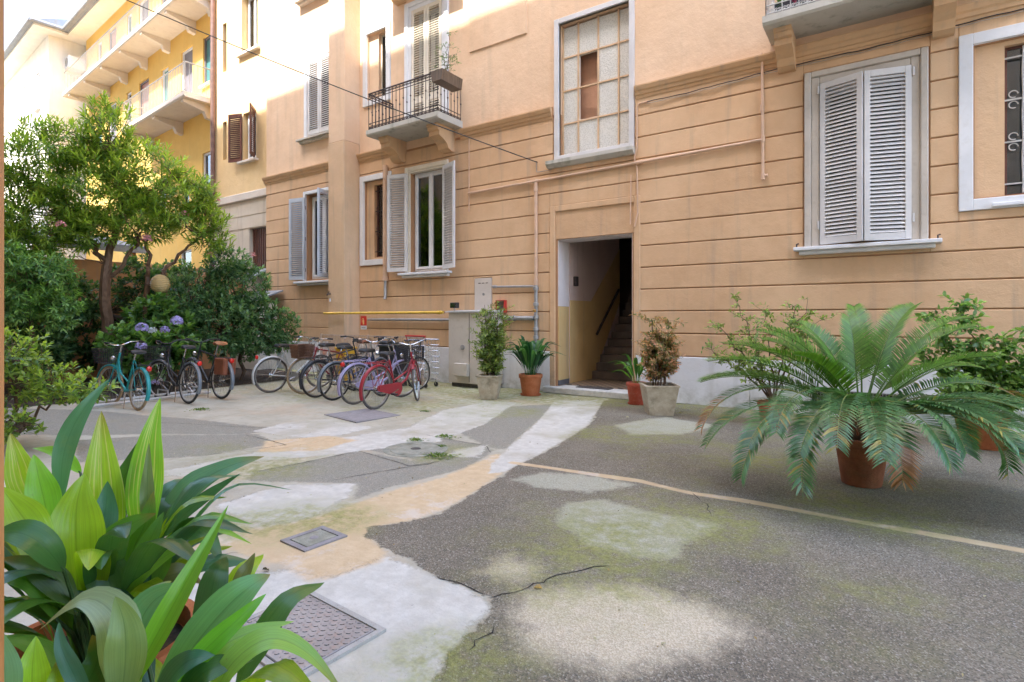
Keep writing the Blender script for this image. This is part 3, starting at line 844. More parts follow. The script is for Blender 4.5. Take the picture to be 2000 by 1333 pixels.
def balcony(x0, x1, zb, proj, mat, rail, brs, bmat, bw=.3, h=.88, ornate=1):
    p = [(D+.05, zb), (D-proj+.03, zb), (D-proj, zb+.035), (D-proj, zb+.13), (D-proj+.02, zb+.14), (D+.05, zb+.15)]
    o = MB().prism(p, x0, x1).build('balcony', mat, bld)
    for x in brs: bracket(o, x, x+bw, zb-.002, proj*.74, bmat)
    railing(o, x0+.04, x1-.04, D-proj+.05, zb+.15, h, rail, ornate)
    return o
balcony(-10.16, -7.93, 5.74, .84, M_SLAB, M_IRON, (-9.98, -8.45), M_COR, .30, .84)
balcony(-1.58, 1.15, 5.84, .74, M_SLAB, M_IRONP, (-1.46, .47), M_COR, .24, .95)
balcony(-10.16, -7.93, 9.62, .84, M_SLABW, M_IRON, (-9.98, -8.45), M_COR, .30, .84)

# --- drainpipe and service pipes
def pipe(name, label, pts, r, mat, joints=(), cat='pipe', root=None, base=None):
    pts = [Vector(p) for p in pts]
    t = thing(name, label, cat, tuple(base or pts[0]), world=True)
    MB().tube(pts, r, 12).build('tube', mat, t, True)
    for (p, q) in joints:
        MB().tube([p, q], r*1.35, 12).build('coupling', mat, t, True)
    return t
y = D-.06
t = pipe('drainpipe', 'thick peach drainpipe running down beside the middle window', [(-10.32, D-.09, 5.25), (-10.32, D-.09, 2.42)], .062, M_PIPE, [((-10.32,D-.09,2.40),(-10.32,D-.09,2.5))])
MB().tube([(-10.32,D-.09,2.42),(-10.32,D-.09,2.0),(-10.32,D-.12,1.95)], .035, 10).build('spout', M_PIPEG, t, True)
t = pipe('gas_pipe', 'long thin horizontal peach pipe crossing above the doorway', [(-7.72,y,4.24),(-5.6,y,4.27),(-3.8,y,4.30),(-1.70,y,4.34)], .026, M_PIPE, [((-3.82,y,4.30),(-3.72,y,4.302)),((-5.97,y,4.265),(-5.9,y,4.266))])
t = pipe('gas_pipe', 'vertical peach pipe turning grey, left of the doorway', [(-5.96,y,4.24),(-5.96,y,2.18)], .034, M_PIPE, [((-5.96,y,4.05),(-5.96,y,4.16)), ((-5.96,y,2.15),(-5.96,y,2.28))])
MB().tube([(-5.96,y,2.18),(-5.96,y,1.2),(-5.98,y+.005,.4),(-5.98,y+.005,.0)], .036, 12).build('riser', M_PIPEG, t, True)
for z in (2.05, 1.72, 1.46, 1.22, 1.05): MB().lathe([(.038,0),(.055,.01),(.055,.07),(.038,.08)], 12, (-5.96,y,z)).build('coupling', M_PIPEG, t, True)
MB().cbox(-5.99,-5.93,D-.14,D-.09,1.60,1.66,.008).build('valve', paint('brass', (.5,.3,.1), .1, 9, .4, .6), t)
t = pipe('gas_pipe', 'short grey pipe joining the wall panel to the riser, upper one', [(-7.06,D-.03,2.16),(-7.06,y,2.16),(-6.98,y,2.15),(-6.0,y,2.13)], .022, M_PIPEG, [((-7.04,y,2.155),(-6.94,y,2.15))])
t = pipe('gas_pipe', 'thick grey pipe from the meter cabinet to the riser', [(-7.3,y-.02,1.48),(-6.0,y-.02,1.48)], .045, M_PIPEG, [((-6.9,y-.02,1.48),(-6.8,y-.02,1.48)),((-6.5,y-.02,1.48),(-6.46,y-.02,1.48))])
t = pipe('gas_pipe', 'long yellow gas pipe over the bicycles across the pilaster', [(-12.05,9.08,1.60),(-8.0,9.08,1.605)], .03, M_PIPEY, [((-8.16,9.08,1.604),(-8.06,9.08,1.605))])
for x in (-11.68, -10.0): MB().box(x-.015, x+.015, 9.08, 9.17 if x < -11.4 else 9.66, 1.57, 1.585).build('pipe_clamp', M_PIPEG, t)
pipe('gas_pipe', 'grey pipe just below the yellow pipe beside the cabinet', [(-10.95,D-.08,1.44),(-8.0,D-.08,1.44)], .03, M_PIPEG)
t = pipe('conduit', 'thin vertical peach conduit between balcony bracket and middle window', [(-7.72,D-.035,5.45),(-7.72,D-.035,3.85)], .012, M_PIPE, [((-7.72,D-.035,3.84),(-7.72,D-.035,3.92))])
t = pipe('conduit', 'vertical peach conduit with end cap left of the big shuttered window', [(-1.70,y,5.72),(-1.69,y,3.72)], .022, M_PIPE, [((-1.70,y,4.8),(-1.70,y,4.9)),((-1.69,y,4.3),(-1.69,y,4.4)),((-1.69,y,3.70),(-1.69,y,3.80))])
MB().tube([(-1.69,y,3.76),(-1.62,y,3.765)], .024, 8).build('end_cap', M_PIPE, t, True)
pipe('conduit', 'bent peach conduit along the right edge of the stair window', [(-3.60,D-.04,5.38),(-3.79,D-.04,5.37),(-3.81,D-.04,5.3),(-3.81,D-.04,4.6),(-3.86,D-.05,4.4),(-3.81,D-.045,4.2),(-3.80,D-.04,3.4),(-3.86,D-.04,3.15)], .014, M_PIPE)
pipe('conduit', 'thin dark-edged conduit ending beside the door lintel', [(-3.93,D-.04,4.1),(-3.93,D-.045,3.9),(-3.94,D-.045,3.2)], .010, M_PIPE)
def cable(name, label, pts, r, mat):
    t = thing(name, label, 'cable', tuple(pts[0]), world=True)
    MB().tube(pts, r, 6).build('strand', mat, t, True)
    return t
pts = [(-3.62+i*5.6/40, D-.05-.01*math.sin(i), 5.37+.10*i/40-.012*math.sin(i*math.pi/10)+.004*math.sin(i*2.1)) for i in range(41)]
t = cable('wall_cable', 'bundled thin cables running under the right balcony along the wall', pts, .008, M_CABLE)
MB().tube([(x, y_+.0, z_-.03-.004*math.sin(i*1.7)) for i, (x, y_, z_) in enumerate(pts)], .006, 6).build('strand', M_CABLEP, t, True)
A, B = Vector((-5.96, D-.04, 4.66)), Vector((-22.5, .27, 13.4))
pts = [A.lerp(B, i/40) - Vector((0, 0, 1.05*4*(i/40)*(1-i/40)*.35)) for i in range(41)]
t = cable('overhead_cable', 'dark overhead cable strung from the facade across the courtyard sky', pts, .011, M_CABLE)
MB().tube([tuple(A), (A.x, A.y, A.z-.2), (A.x+.03, A.y, 4.45), (-5.6, A.y, 4.45)], .008, 6).build('lead_in', M_CABLEP, t)
MB().tube([(-5.96, D, 4.66), (-5.96, D-.06, 4.66)], .012, 6).build('hook', M_IRON, t)
# --- fittings on the wall
t = thing('meter_cabinet', 'large beige metal meter cabinet standing behind the left concrete planter', 'cabinet', (-7.35, 9.4, 0), world=True)
MB().cbox(-7.95,-6.78,9.2,9.6,.09,1.60,.01).build('body', M_CAB, t)
MB().prism([(9.15,1.602),(9.63,1.602),(9.63,1.66),(9.15,1.63)], -8.0, -6.73).build('lid', paint('lid_grey', (.48,.48,.47), .1, 3, .5), t)
MB().box(-7.9,-6.83,9.26,9.55,.003,.088).build('feet', m_steel2, t)
MB().box(-7.374,-7.366,9.194,9.2,.12,1.58).build('door_gap', M_CABLE, t)
MB().cbox(-7.72,-7.36,9.10,9.199,.25,.52,.01).build('lower_box', M_CAB, t)
Mx = Matrix.Translation((-7.55,9.2,.86)) @ Matrix.Rotation(R(90), 4, 'X')
MB().lathe([(.055,0),(.055,.012),(.04,.016),(.02,.014)], 20, M=Mx).build('lock', M_PIPEG, t, True)
t = thing('floodlight', 'small black floodlight on top of the meter cabinet', 'lamp', (-7.86, 9.3, 1.64), world=True)
MB().cbox(-7.95,-7.77,9.24,9.36,1.70,1.82,.012).build('housing', M_CABLE, t)
MB().box(-7.93,-7.79,9.236,9.239,1.715,1.805).build('glass', M_GLASS, t)
MB().tube([(-7.86,9.30,1.63),(-7.86,9.30,1.71)], .014, 8).build('bracket', M_PIPEG, t)
t = thing('wall_panel_door', 'pale grey utility panel on the wall above the meter cabinet', 'panel', (-7.34, D, 1.6), world=True)
MB().cbox(-7.57,-7.11,D-.03,D+.02,1.61,2.35,.006).build('door', paint('panel_paint', (.58,.52,.46), .05, 4, .5), t)
for k in range(3): MB().box(-7.46+k*.1,-7.40+k*.1,D-.034,D-.030,2.235,2.25).build('vent_slot', M_CABLE, t)
MB().lathe([(.03,0),(.03,.008),(.012,.01)], 14, M=Matrix.Translation((-7.32,D-.03,2.0)) @ Matrix.Rotation(R(90),4,'X')).build('lock', M_PIPEG, t)
t = thing('fire_alarm_box', 'small red metal key box on the wall right of the cabinet', 'alarm box', (-6.82, D, 1.6), world=True)
b = MB(); b.box(-6.93,-6.92,D-.12,D,1.60,1.86); b.box(-6.72,-6.71,D-.12,D,1.60,1.86); b.box(-6.919,-6.721,D-.12,D,1.60,1.61); b.box(-6.919,-6.721,D-.12,D,1.85,1.86); b.box(-6.919,-6.721,D-.01,D,1.611,1.849)
b.build('case', M_RED, t)
MB().box(-6.90,-6.74,D-.108,D-.104,1.63,1.83).build('window', M_GLASS, t)
MB().cbox(-6.87,-6.79,D-.06,D-.012,1.64,1.72,.006).build('key_block', M_CREAM, t)
t = thing('fire_sign', 'small red and white fire equipment sign on the wall beside the pilaster', 'sign', (-11.1, D, 1.2), world=True)
sx, sz = -11.30, 1.185
MB().box(sx, sx+.22, D-.026, D-.0185, sz, sz+.10).build('white_panel', M_WHITE, t)
MB().box(sx, sx+.22, D-.026, D-.0185, sz+.101, sz+.345).build('red_panel', paint('sign_red', (.62,.03,.02), .05, 5, .4), t)
b = MB(); b.box(sx+.085,sx+.135,D-.0285,D-.0262,sz+.13,sz+.24); b.box(sx+.098,sx+.122,D-.0285,D-.0262,sz+.242,sz+.27); b.box(sx+.06,sx+.122,D-.0285,D-.0262,sz+.272,sz+.285); b.box(sx+.055,sx+.066,D-.0285,D-.0262,sz+.18,sz+.271)
b.build('extinguisher_symbol', paint('sign_yellow', (.85,.6,.25), .05, 5, .4), t)
b = MB()
for k in range(4): b.box(sx+.04+k*.038, sx+.068+k*.038, D-.0285, D-.0262, sz+.03, sz+.06)
b.build('lettering', M_PIPEG, t)
t = thing('wall_tap', 'small dark tap and bracket on the pilaster front', 'tap', (-11.9, 9.16, 1.95), world=True)
MB().tube([(-11.9,9.16,2.1),(-11.9,9.09,2.1),(-11.9,9.06,2.06)], .018, 8).build('spout', M_IRON, t)
MB().box(-11.93,-11.87,9.10,9.12,2.13,2.15).build('handle', M_IRON, t)
MB().box(-11.92,-11.88,9.14,9.158,1.9,1.98).build('clip', M_WHITE, t)
t = thing('vent_grating', 'dark wire vent grating low in the plinth behind the cycad', 'vent', (-.4, D, .1), world=True)
MB().box(-1.0,.18,D-.042,D-.036,.10,.40).build('opening', M_DARK, t)
b = MB()
for i in range(31): b.box(-1.0+i*.0393-.003,-1.0+i*.0393+.003,D-.054,D-.043,.10,.40)
for i in range(8): b.box(-1.0,.18,D-.058,D-.0545,.10+i*.042-.003,.10+i*.042+.003)
b.build('mesh', M_PIPEG, t)
# --- things on the balconies
t = thing('balcony_planter', 'brown planter box with a thin sapling on the small balcony corner rail', 'planter', (-7.82, 9.0, 6.42), world=True)
Mx = Matrix.Translation((-7.80, 8.98, 6.42))
MB().prism([(-.13,0),(.13,0),(.16,.22),(-.16,.22)], -.33, .33, 'y', Mx).build('box', wood('planter_wood', (.10,.07,.05), (.18,.13,.09)), t)
MB().box(-.12,.12,-.3,.3,.20,.215, Mx).build('soil', M_SOIL, t)
PLANTER = t

# ------------------------------------------------------------------ ochre end house between the peach and yellow houses
YB = 9.80
o2 = thing('narrow_house', 'narrow ochre house with one brown-shuttered window, left of the peach facade', 'building', (-17.2, YB, 0), world=True)
hol = [(-17.06,-16.34,6.45,7.98),(-17.15,-16.25,9.9,11.8),(-18.28,-18.05,6.7,7.95),(-18.28,-18.05,9.6,11.2),(-16.75,-15.58,2.9,4.3)]
b = MB()
for r_ in solid_rects(-18.85,-15.553,5.45,15.6,hol): b.box(r_[0],r_[1],YB,YB+.4,r_[2],r_[3])
b.build('wall', M_BLK, o2)
b = MB()
for r_ in solid_rects(-18.85,-15.553,0,5.2,hol): b.box(r_[0],r_[1],YB+.02,YB+.4,r_[2],r_[3])
b.box(-18.85,-15.553,YB+3,YB+3.3,0,15.6); b.box(-18.85,-15.553,YB-.3,YB+3.3,15.61,15.7)
b.build('wall', M_BLKG, o2)
for z0, z1 in ((4.72,5.16),(4.32,4.70)):
    for (x0,x1) in ((-18.85,-17.4),(-17.39,-15.6)): MB().cbox(x0,x1,YB,YB+.03,z0,z1-.01,.006).build('course_band', M_BLKG, o2)
MB().cbox(-18.85,-15.553,YB-.07,YB+.39,5.205,5.445,.02).build('string_course', M_SLABW, o2)
o = casement(o2, -17.0, -16.4, 6.5, 7.95, YB+.15, M_WHITE, False)
MB().cbox(-17.2,-16.2,YB-.14,YB+.1,6.37,6.44,.01).build('sill', M_SLABW, o)
shutter(o2, -17.06, YB-.05, 6.45, 7.98, .50, -(180-20), M_BROWN, pitch=.06, st=.06)
shutter(o2, -16.34, YB-.05, 6.45, 7.98, .50, -45, M_BROWN, pitch=.06, st=.06)
o = casement(o2, -17.1, -16.3, 9.95, 11.75, YB+.22, M_WHITE, False)
MB().cbox(-17.3,-16.1,YB-.12,YB+.1,9.8,9.89,.01).build('sill', M_SLABW, o)
for z0, z1 in ((6.7,7.95),(9.6,11.2)): MB().box(-18.28,-18.05,YB+.2,YB+.21,z0,z1).build('slit_window', M_DARK, o2)
MB().box(-16.75,-15.58,YB+.3,YB+.31,2.9,4.3).build('shop_window', M_DARK, o2)
b = MB()
for i in range(12): b.box(-16.7+i*.1,-16.66+i*.1,YB+.12,YB+.15,2.9,4.28)
b.build('grille', M_BROWN, o2)
MB().prism([(YB-.75,2.55),(YB,2.95),(YB,3.0),(YB-.75,2.6)], -16.9, -15.6).build('canopy', M_TILE, o2)
t = pipe('downpipe', 'dark brown downpipe between the ochre and yellow houses', [(-18.72,YB-.1,15.5),(-18.72,YB-.1,5.5),(-18.8,YB-.16,5.2),(-18.74,YB-.12,4.9),(-18.74,YB-.12,.0)], .075, M_COPPER, [((-18.74,YB-.12,4.7),(-18.74,YB-.12,4.85))])

# ------------------------------------------------------------------ yellow house with long balconies (turned a few degrees)
yel = thing('yellow_house', 'yellow house with long white balconies and grey eaves behind the oleander', 'building', (-18.9, 10.0, 0), R(-4.0), world=False)
def ybox(b, x0, x1, y0, y1, z0, z1, c=0):   # local x runs left from the corner as negative
    return b.cbox(x0, x1, y0, y1, z0, z1, c) if c else b.box(x0, x1, y0, y1, z0, z1)
op = []
for z in (8.93, 12.35):
    op += [(-1.25,-.65,z+.75,z+2.45), (-3.1,-2.1,z,z+2.5), (-5.0,-4.3,z,z+2.35), (-7.4,-6.3,z,z+2.45), (-8.9,-8.3,z+.7,z+2.4), (-11.2,-10.2,z,z+2.4), (-12.9,-12.2,z+.7,z+2.4)]
op += [(-1.3,-.6,5.6,7.3), (-3.0,-2.4,5.4,6.6), (-5.2,-4.5,5.5,7.0), (-3.2,-2.2,2.2,4.0)]
b = MB()
for r_ in solid_rects(-14.6, 0, 0, 15.4, op): b.box(r_[0], r_[1], 0, .35, r_[2], r_[3])
b.build('wall', M_YEL, yel)
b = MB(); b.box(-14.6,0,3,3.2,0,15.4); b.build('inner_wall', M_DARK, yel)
m_pink = paint('pink_door', (.40,.19,.15), .1, 3, .6); m_teal = paint('teal_blind', (.06,.18,.18), .1, 3, .6); m_grdoor = paint('grey_door', (.17,.155,.17), .1, 3, .6)
for i, (x0,x1,z0,z1) in enumerate(op):
    ww = frame_strips(MB(), x0, x1, z0, z1, .07, .05, .14).build('window', M_WHITE if i % 3 else m_grdoor, yel)
    MB().box(x0+.07, x1-.07, .10, .106, z0+.07, z1-.07).build('pane', (m_grdoor, m_teal, m_pink, M_GLASS, M_GLASS)[(1,0,1,2,4)[i] if i < 5 else i % 5] if i < 14 else M_GLASS, ww)
    if z1-z0 < 2: MB().cbox(x0-.1, x1+.1, -.1, .05, z0-.08, z0-.005, .008).build('sill', M_SLABW, ww)
def ybalcony(x0, x1, zb, proj, brs, planters=()):
    o = MB().prism([(.03,zb),(-proj+.04,zb),(-proj,zb+.05),(-proj,zb+.17),(.03,zb+.18)], x0, x1).build('balcony', M_SLABW, yel)
    for x in brs:
        MB().prism([(.02,zb-.002),(-proj*.92,zb-.002),(-proj*.92,zb-.09),(-proj*.8,zb-.13),(-.3,zb-.24),(-.22,zb-.42),(.02,zb-.46)], x, x+.2).build('bracket', M_SLABW, o)
    b = MB(); z0, h = zb+.18, .98
    n = int((x1-x0)/.13)
    for i in range(n+1):
        x = x0+.04+(x1-x0-.08)*i/n
        b.tube([(x,-proj+.06,z0),(x,-proj+.06,z0+h)], .009, 5, cap=False)
    for xe in (x0+.04, x1-.04):
        for k in range(1, 8): b.tube([(xe,-proj+.06+k*.13,z0),(xe,-proj+.06+k*.13,z0+h)], .009, 5, cap=False)
        b.tube([(xe,-proj+.06,z0+h),(xe,0,z0+h)], .02, 6)
    for z in (z0+h, z0+.07): b.tube([(x0+.04,-proj+.06,z),(x1-.04,-proj+.06,z)], .02 if z > z0+.5 else .012, 6)
    b.build('railing', paint('grey_rail', (.30,.29,.28), .1, 9, .5), o)
    return o
ybalcony(-6.0, -.15, 8.75, 1.05, (-5.9, -3.1, -.6))
ybalcony(-14.2, 0.0, 12.17, 1.05, (-13.6, -11.2, -8.9, -6.6, -4.3, -2.0, -.3))
b = MB(); b.prism([(-.75,15.4),(.4,15.4),(.4,15.5),(-.75,15.5)], -14.6, .3); b.build('soffit', M_PALE, yel)
b = MB(); b.prism([(-.9,15.501),(3,15.501),(3,17.2),(-.9,15.62)], -14.6, .3); b.tube([(-14.6,-.95,15.56),(.3,-.95,15.56)], .08, 10); b.build('roof', M_TILE, yel)
# projecting wing
b = MB()
wo = [(-17.6,-16.9,8.6,10.6),(-17.6,-16.9,12.2,14.1),(-20.5,-19.8,8.6,10.6),(-20.5,-19.8,12.2,14.1)]
for r_ in solid_rects(-26,-15.3,0,15.4,wo): b.box(r_[0],r_[1],-1.35,-1.0,r_[2],r_[3])
b.box(-15.65,-15.3,-1.0,.36,0,15.4); b.box(-26,-15.3,2,2.2,0,15.4)
b.build('wing_wall', M_PALE, yel)
for (x0,x1,z0,z1) in wo:
    ww = frame_strips(MB(), x0, x1, z0, z1, .08, -1.3, -1.2).build('window', M_WHITE, yel)
    MB().box(x0+.08,x1-.08,-1.25,-1.244,z0+.08,z1-.08).build('pane', m_grdoor, ww)
    MB().cbox(x0-.12,x1+.12,-1.47,-1.32,z0-.1,z0-.01,.01).build('sill', M_SLABW, ww)
b = MB(); b.box(-26,-14.6,-2.05,.3,15.401,15.5); b.build('wing_soffit', M_PALE, yel)
b = MB(); b.prism([(-2.15,15.501),(3,15.501),(3,17.6),(-2.15,15.62)], -26, -14.5); b.tube([(-26,-2.2,15.56),(-14.45,-2.2,15.56)], .08, 10); b.tube([(-14.45,-2.2,15.56),(-14.45,-.9,15.56)], .08, 10)
b.build('wing_roof', M_TILE, yel)
ac = thing('air_conditioner', 'white air conditioner unit high on the yellow house corner', 'air conditioner', (0,0,0))
ca = Matrix.Translation((-18.9,10.0,0)) @ Matrix.Rotation(R(-4),4,'Z') @ Matrix.Translation((-15.0,-.35,13.9))
ac.matrix_world = ca
MB().cbox(-.29,.30,-.35,.35,0,.6,.02).build('case', M_WHITE, ac)
MB().lathe([(.22,0),(.22,.01),(.03,.012)], 20, M=Matrix.Translation((0,-.35,.3)) @ Matrix.Rotation(R(90),4,'X')).build('fan_grille', M_PIPEG, ac)
MB().box(-.3,.3,.30,.44,-.05,-.002).build('bracket', M_PIPEG, ac)

# ------------------------------------------------------------------ house behind the camera (its doorway frames the view)
YO = .25
opp = thing('opposite_house', 'house whose brown wooden doorway edge frames the left side of the view', 'building', (-8, 0, 0), world=True)
oh = [(-1.2, 1.9, 0, 3.2)]
for x in (-30,-25,-20,-15,-10,-5,4):
    for z in (5.8, 9.6, 13.4, 17.2): oh.append((x, x+1.2, z, z+2.1))
b = MB()
for r_ in solid_rects(-42, 12, 0, 21.9, oh): b.box(r_[0], r_[1], YO-.45, YO, r_[2], r_[3])
b.box(-42,12,-10,-9.6,0,21.9); b.box(-42,-41.6,-9.6,YO-.45,0,21.9); b.box(11.6,12,-9.6,YO-.45,0,21.9); b.box(-42.4,12.4,-10.4,YO+.02,21.91,22.0)
b.build('wall', plaster('opposite_plaster', (.42,.37,.29), (.48,.43,.35)), opp)
for (x0,x1,z0,z1) in oh[1:]:
    ww = frame_strips(MB(), x0, x1, z0, z1, .1, YO-.3, YO-.2).build('window', M_WHITE, opp)
    MB().box(x0+.1,x1-.1,YO-.25,YO-.244,z0+.1,z1-.1).build('pane', M_GLASS, ww)
    MB().box(x0,x1,YO-.4,YO-.38,z0,z1).build('blind', M_CURT, ww)
b = MB(); b.box(-1.2,-1.112,YO-.30,YO+.012,0,3.12); b.box(1.815,1.902,YO-.30,YO+.012,0,3.12); b.box(-1.2,1.9,YO-.30,YO+.012,3.121,3.199)
b.build('door_frame', M_WOOD, opp)
b = MB(); b.box(-2.0,-1.9,-5,YO-.46,0,3.6); b.box(2.5,2.6,-5,YO-.46,0,3.6); b.box(-2,2.6,-5.1,-5.01,0,3.6); b.box(-2,2.6,-5.1,YO-.46,3.61,3.7)
b.build('passage', m_lobw, opp)

# ------------------------------------------------------------------ foliage
def norm(a): return a / (np.linalg.norm(a, axis=-1, keepdims=True) + 1e-9)
LEAF_T = np.array([0, .28, .28, .66, .66, 1.0, .28, .66])           # base, l1, r1, l2, r2, tip, m1, m2
LEAF_F = [(0,1,6),(0,6,2),(1,3,7,6),(6,7,4,2),(3,5,7),(7,5,4)]
def leaf_cloud(P, Dr, L, W, rg, cols, shape=(.75, 1.0), fold=.25, droop=.15, Nrm=None):
    n = len(P)
    Dr = norm(Dr)
    ref = Nrm if Nrm is not None else np.tile([0, 0, 1.0], (n, 1)) + rg.normal(0, .35, (n, 3))
    S = norm(np.cross(Dr, ref)); N = np.cross(S, Dr)
    L = np.asarray(L).reshape(-1, 1) * np.ones((n, 1)); W = np.asarray(W).reshape(-1, 1) * np.ones((n, 1))
    sx = np.array([0, -shape[0], shape[0], -shape[1], shape[1], 0, 0, 0]) * .5
    V = np.zeros((n, 8, 3))
    for k in range(8):
        t = LEAF_T[k]
        h = fold*abs(sx[k])*W*2*.5 - droop*L*t*t
        V[:, k] = P + Dr*L*t + S*W*sx[k] + N*h
    return V, np.repeat(cols[:, None, :], 8, 1)
def cloud_object(name, parts, mat, parent):
    V = np.concatenate([p[0].reshape(-1, 3) for p in parts]); C = np.concatenate([p[1].reshape(-1, 3) for p in parts])
    n = len(V)//8
    me = bpy.data.meshes.new(name)
    lens = np.array([len(f) for f in LEAF_F]); flat = np.concatenate([np.array(f) for f in LEAF_F])
    me.vertices.add(len(V)); me.vertices.foreach_set('co', V.astype(np.float32).ravel())
    loops = (np.arange(n)[:, None]*8 + flat[None]).ravel()
    me.loops.add(len(loops)); me.loops.foreach_set('vertex_index', loops.astype(np.int32))
    tot = np.tile(lens, n); st = np.concatenate([[0], np.cumsum(tot)[:-1]])
    me.polygons.add(len(tot)); me.polygons.foreach_set('loop_start', st.astype(np.int32)); me.polygons.foreach_set('loop_total', tot.astype(np.int32))
    me.update(calc_edges=True)
    me.polygons.foreach_set('use_smooth', [True]*len(tot))
    a = me.attributes.new('col', 'FLOAT_COLOR', 'POINT')
    a.data.foreach_set('color', np.concatenate([np.clip(C, 0, 1), np.ones((len(C), 1))], 1).astype(np.float32).ravel())
    me.materials.append(mat); me.validate()
    return put(name, me, parent)
def rosettes(P, Dr, k, L, W, spread, rg, c_old, c_new, stem=.12, **kw):
    """k leaves round each shoot tip, older ones further back"""
    n = len(P); Dr = norm(Dr)
    ref = norm(np.cross(Dr, rg.normal(0, 1, (n, 3)))); ref2 = np.cross(Dr, ref)
    out = []
    for i in range(k):
        a = i*2.4 + rg.uniform(0, .7, (n, 1)); age = i/max(1, k-1)
        sp = spread*(.35+.75*age) + rg.normal(0, .15, (n, 1))
        rad = ref*np.cos(a) + ref2*np.sin(a)
        d = Dr*np.cos(sp) + rad*np.sin(sp)
        p = P - Dr*stem*age
        mixv = np.clip(age*.8 + rg.uniform(-.1, .45, (n, 1)), 0, 1)
        cols = (np.array(c_new)*(1-mixv) + np.array(c_old)*mixv) * rg.uniform(.75, 1.25, (n, 1))
        out.append(leaf_cloud(p, d, L*rg.uniform(.7, 1.15, n), W*rg.uniform(.8, 1.15, n), rg, cols, Nrm=Dr*.6+np.array([0,0,.6]), **kw))
    return out
def blob_shoots(blobs, n, rg, shell=.5, up=.5, jitter=.35):
    w = np.array([b[3]*b[4]+b[4]*b[5]+b[3]*b[5] for b in blobs]); w = w/w.sum()
    ids = rg.choice(len(blobs), n, p=w)
    B = np.array(blobs)[ids]
    d = norm(rg.normal(0, 1, (n, 3)))
    r = shell + (1-shell)*rg.uniform(0, 1, (n, 1))**.6
    P = B[:, :3] + d*B[:, 3:6]*r
    D = norm(d + np.array([0, 0, up]) + rg.normal(0, jitter, (n, 3)))
    return P, D
def limb(b, p, q, r0, r1, rg, wob=.06, n=7, seg=8):
    p, q = np.array(p, float), np.array(q, float)
    pts = [p+(q-p)*i/n + (rg.normal(0, wob, 3) if 0 < i < n else 0) for i in range(n+1)]
    b.tube([tuple(x) for x in pts], [r0+(r1-r0)*i/n for i in range(n+1)], seg)
    return pts

def shrub(name, label, cat, base, stems, blobs, n, k, L, W, spread, c_old, c_new, seed, up=.5, shell=.45, twigs=60, stem_r=.02, group=None, flowers=None, root=None, shape=(.75,1.0), droop=.15, stemlen=.1, bark=None):
    rg = np.random.default_rng(seed)
    t = root or thing(name, label, cat, base, world=True, group=group)
    P, Dd = blob_shoots(blobs, n, rg, shell, up)
    P[:, 2] = np.maximum(P[:, 2], .12)
    cloud_object('crown' if cat == 'tree' else 'foliage', rosettes(P, Dd, k, L, W, spread, rg, c_old, c_new, stemlen, shape=shape, droop=droop), M_LEAF, t)
    b = MB()
    for s in stems:
        pts = limb(b, s[0], s[1], s[2], s[3], rg, s[4] if len(s) > 4 else .04)
    b.build('trunk' if cat == 'tree' else 'stems', bark or (M_TRUNK if cat == 'tree' else M_STEM), t, True)
    if twigs:
        b = MB()
        ends = [np.array(s[1], float) for s in stems]
        for i in rg.choice(n, min(n, twigs), False):
            e = min(ends, key=lambda q: np.linalg.norm(q-P[i]))
            limb(b, e + (P[i]-e)*.02, P[i]-Dd[i]*.02, stem_r, .004, rg, .03, 5, 5)
        b.build('branches', bark or (M_TRUNK if cat == 'tree' else M_STEM), t, True)
    if flowers:
        pr = []
        for (p, r_, col, m) in flowers:
            q = norm(rg.normal(0, 1, (m, 3))); q[:, 2] = np.abs(q[:, 2])*1.0 - .25; q = norm(q)
            cc = np.array(col)*rg.uniform(.8, 1.2, (m, 1))
            pr.append(leaf_cloud(np.array(p)+q*r_*.8, norm(np.cross(q, rg.normal(0,1,(m,3)))), r_*.32, r_*.36, rg, cc, shape=(1,.9), fold=.1, droop=-.1, Nrm=q))
        for (p, r_, col, m), part in zip(flowers, pr): cloud_object('flower_head', [part], M_PETAL, t)
    return t

pk = (.72, .30, .34)
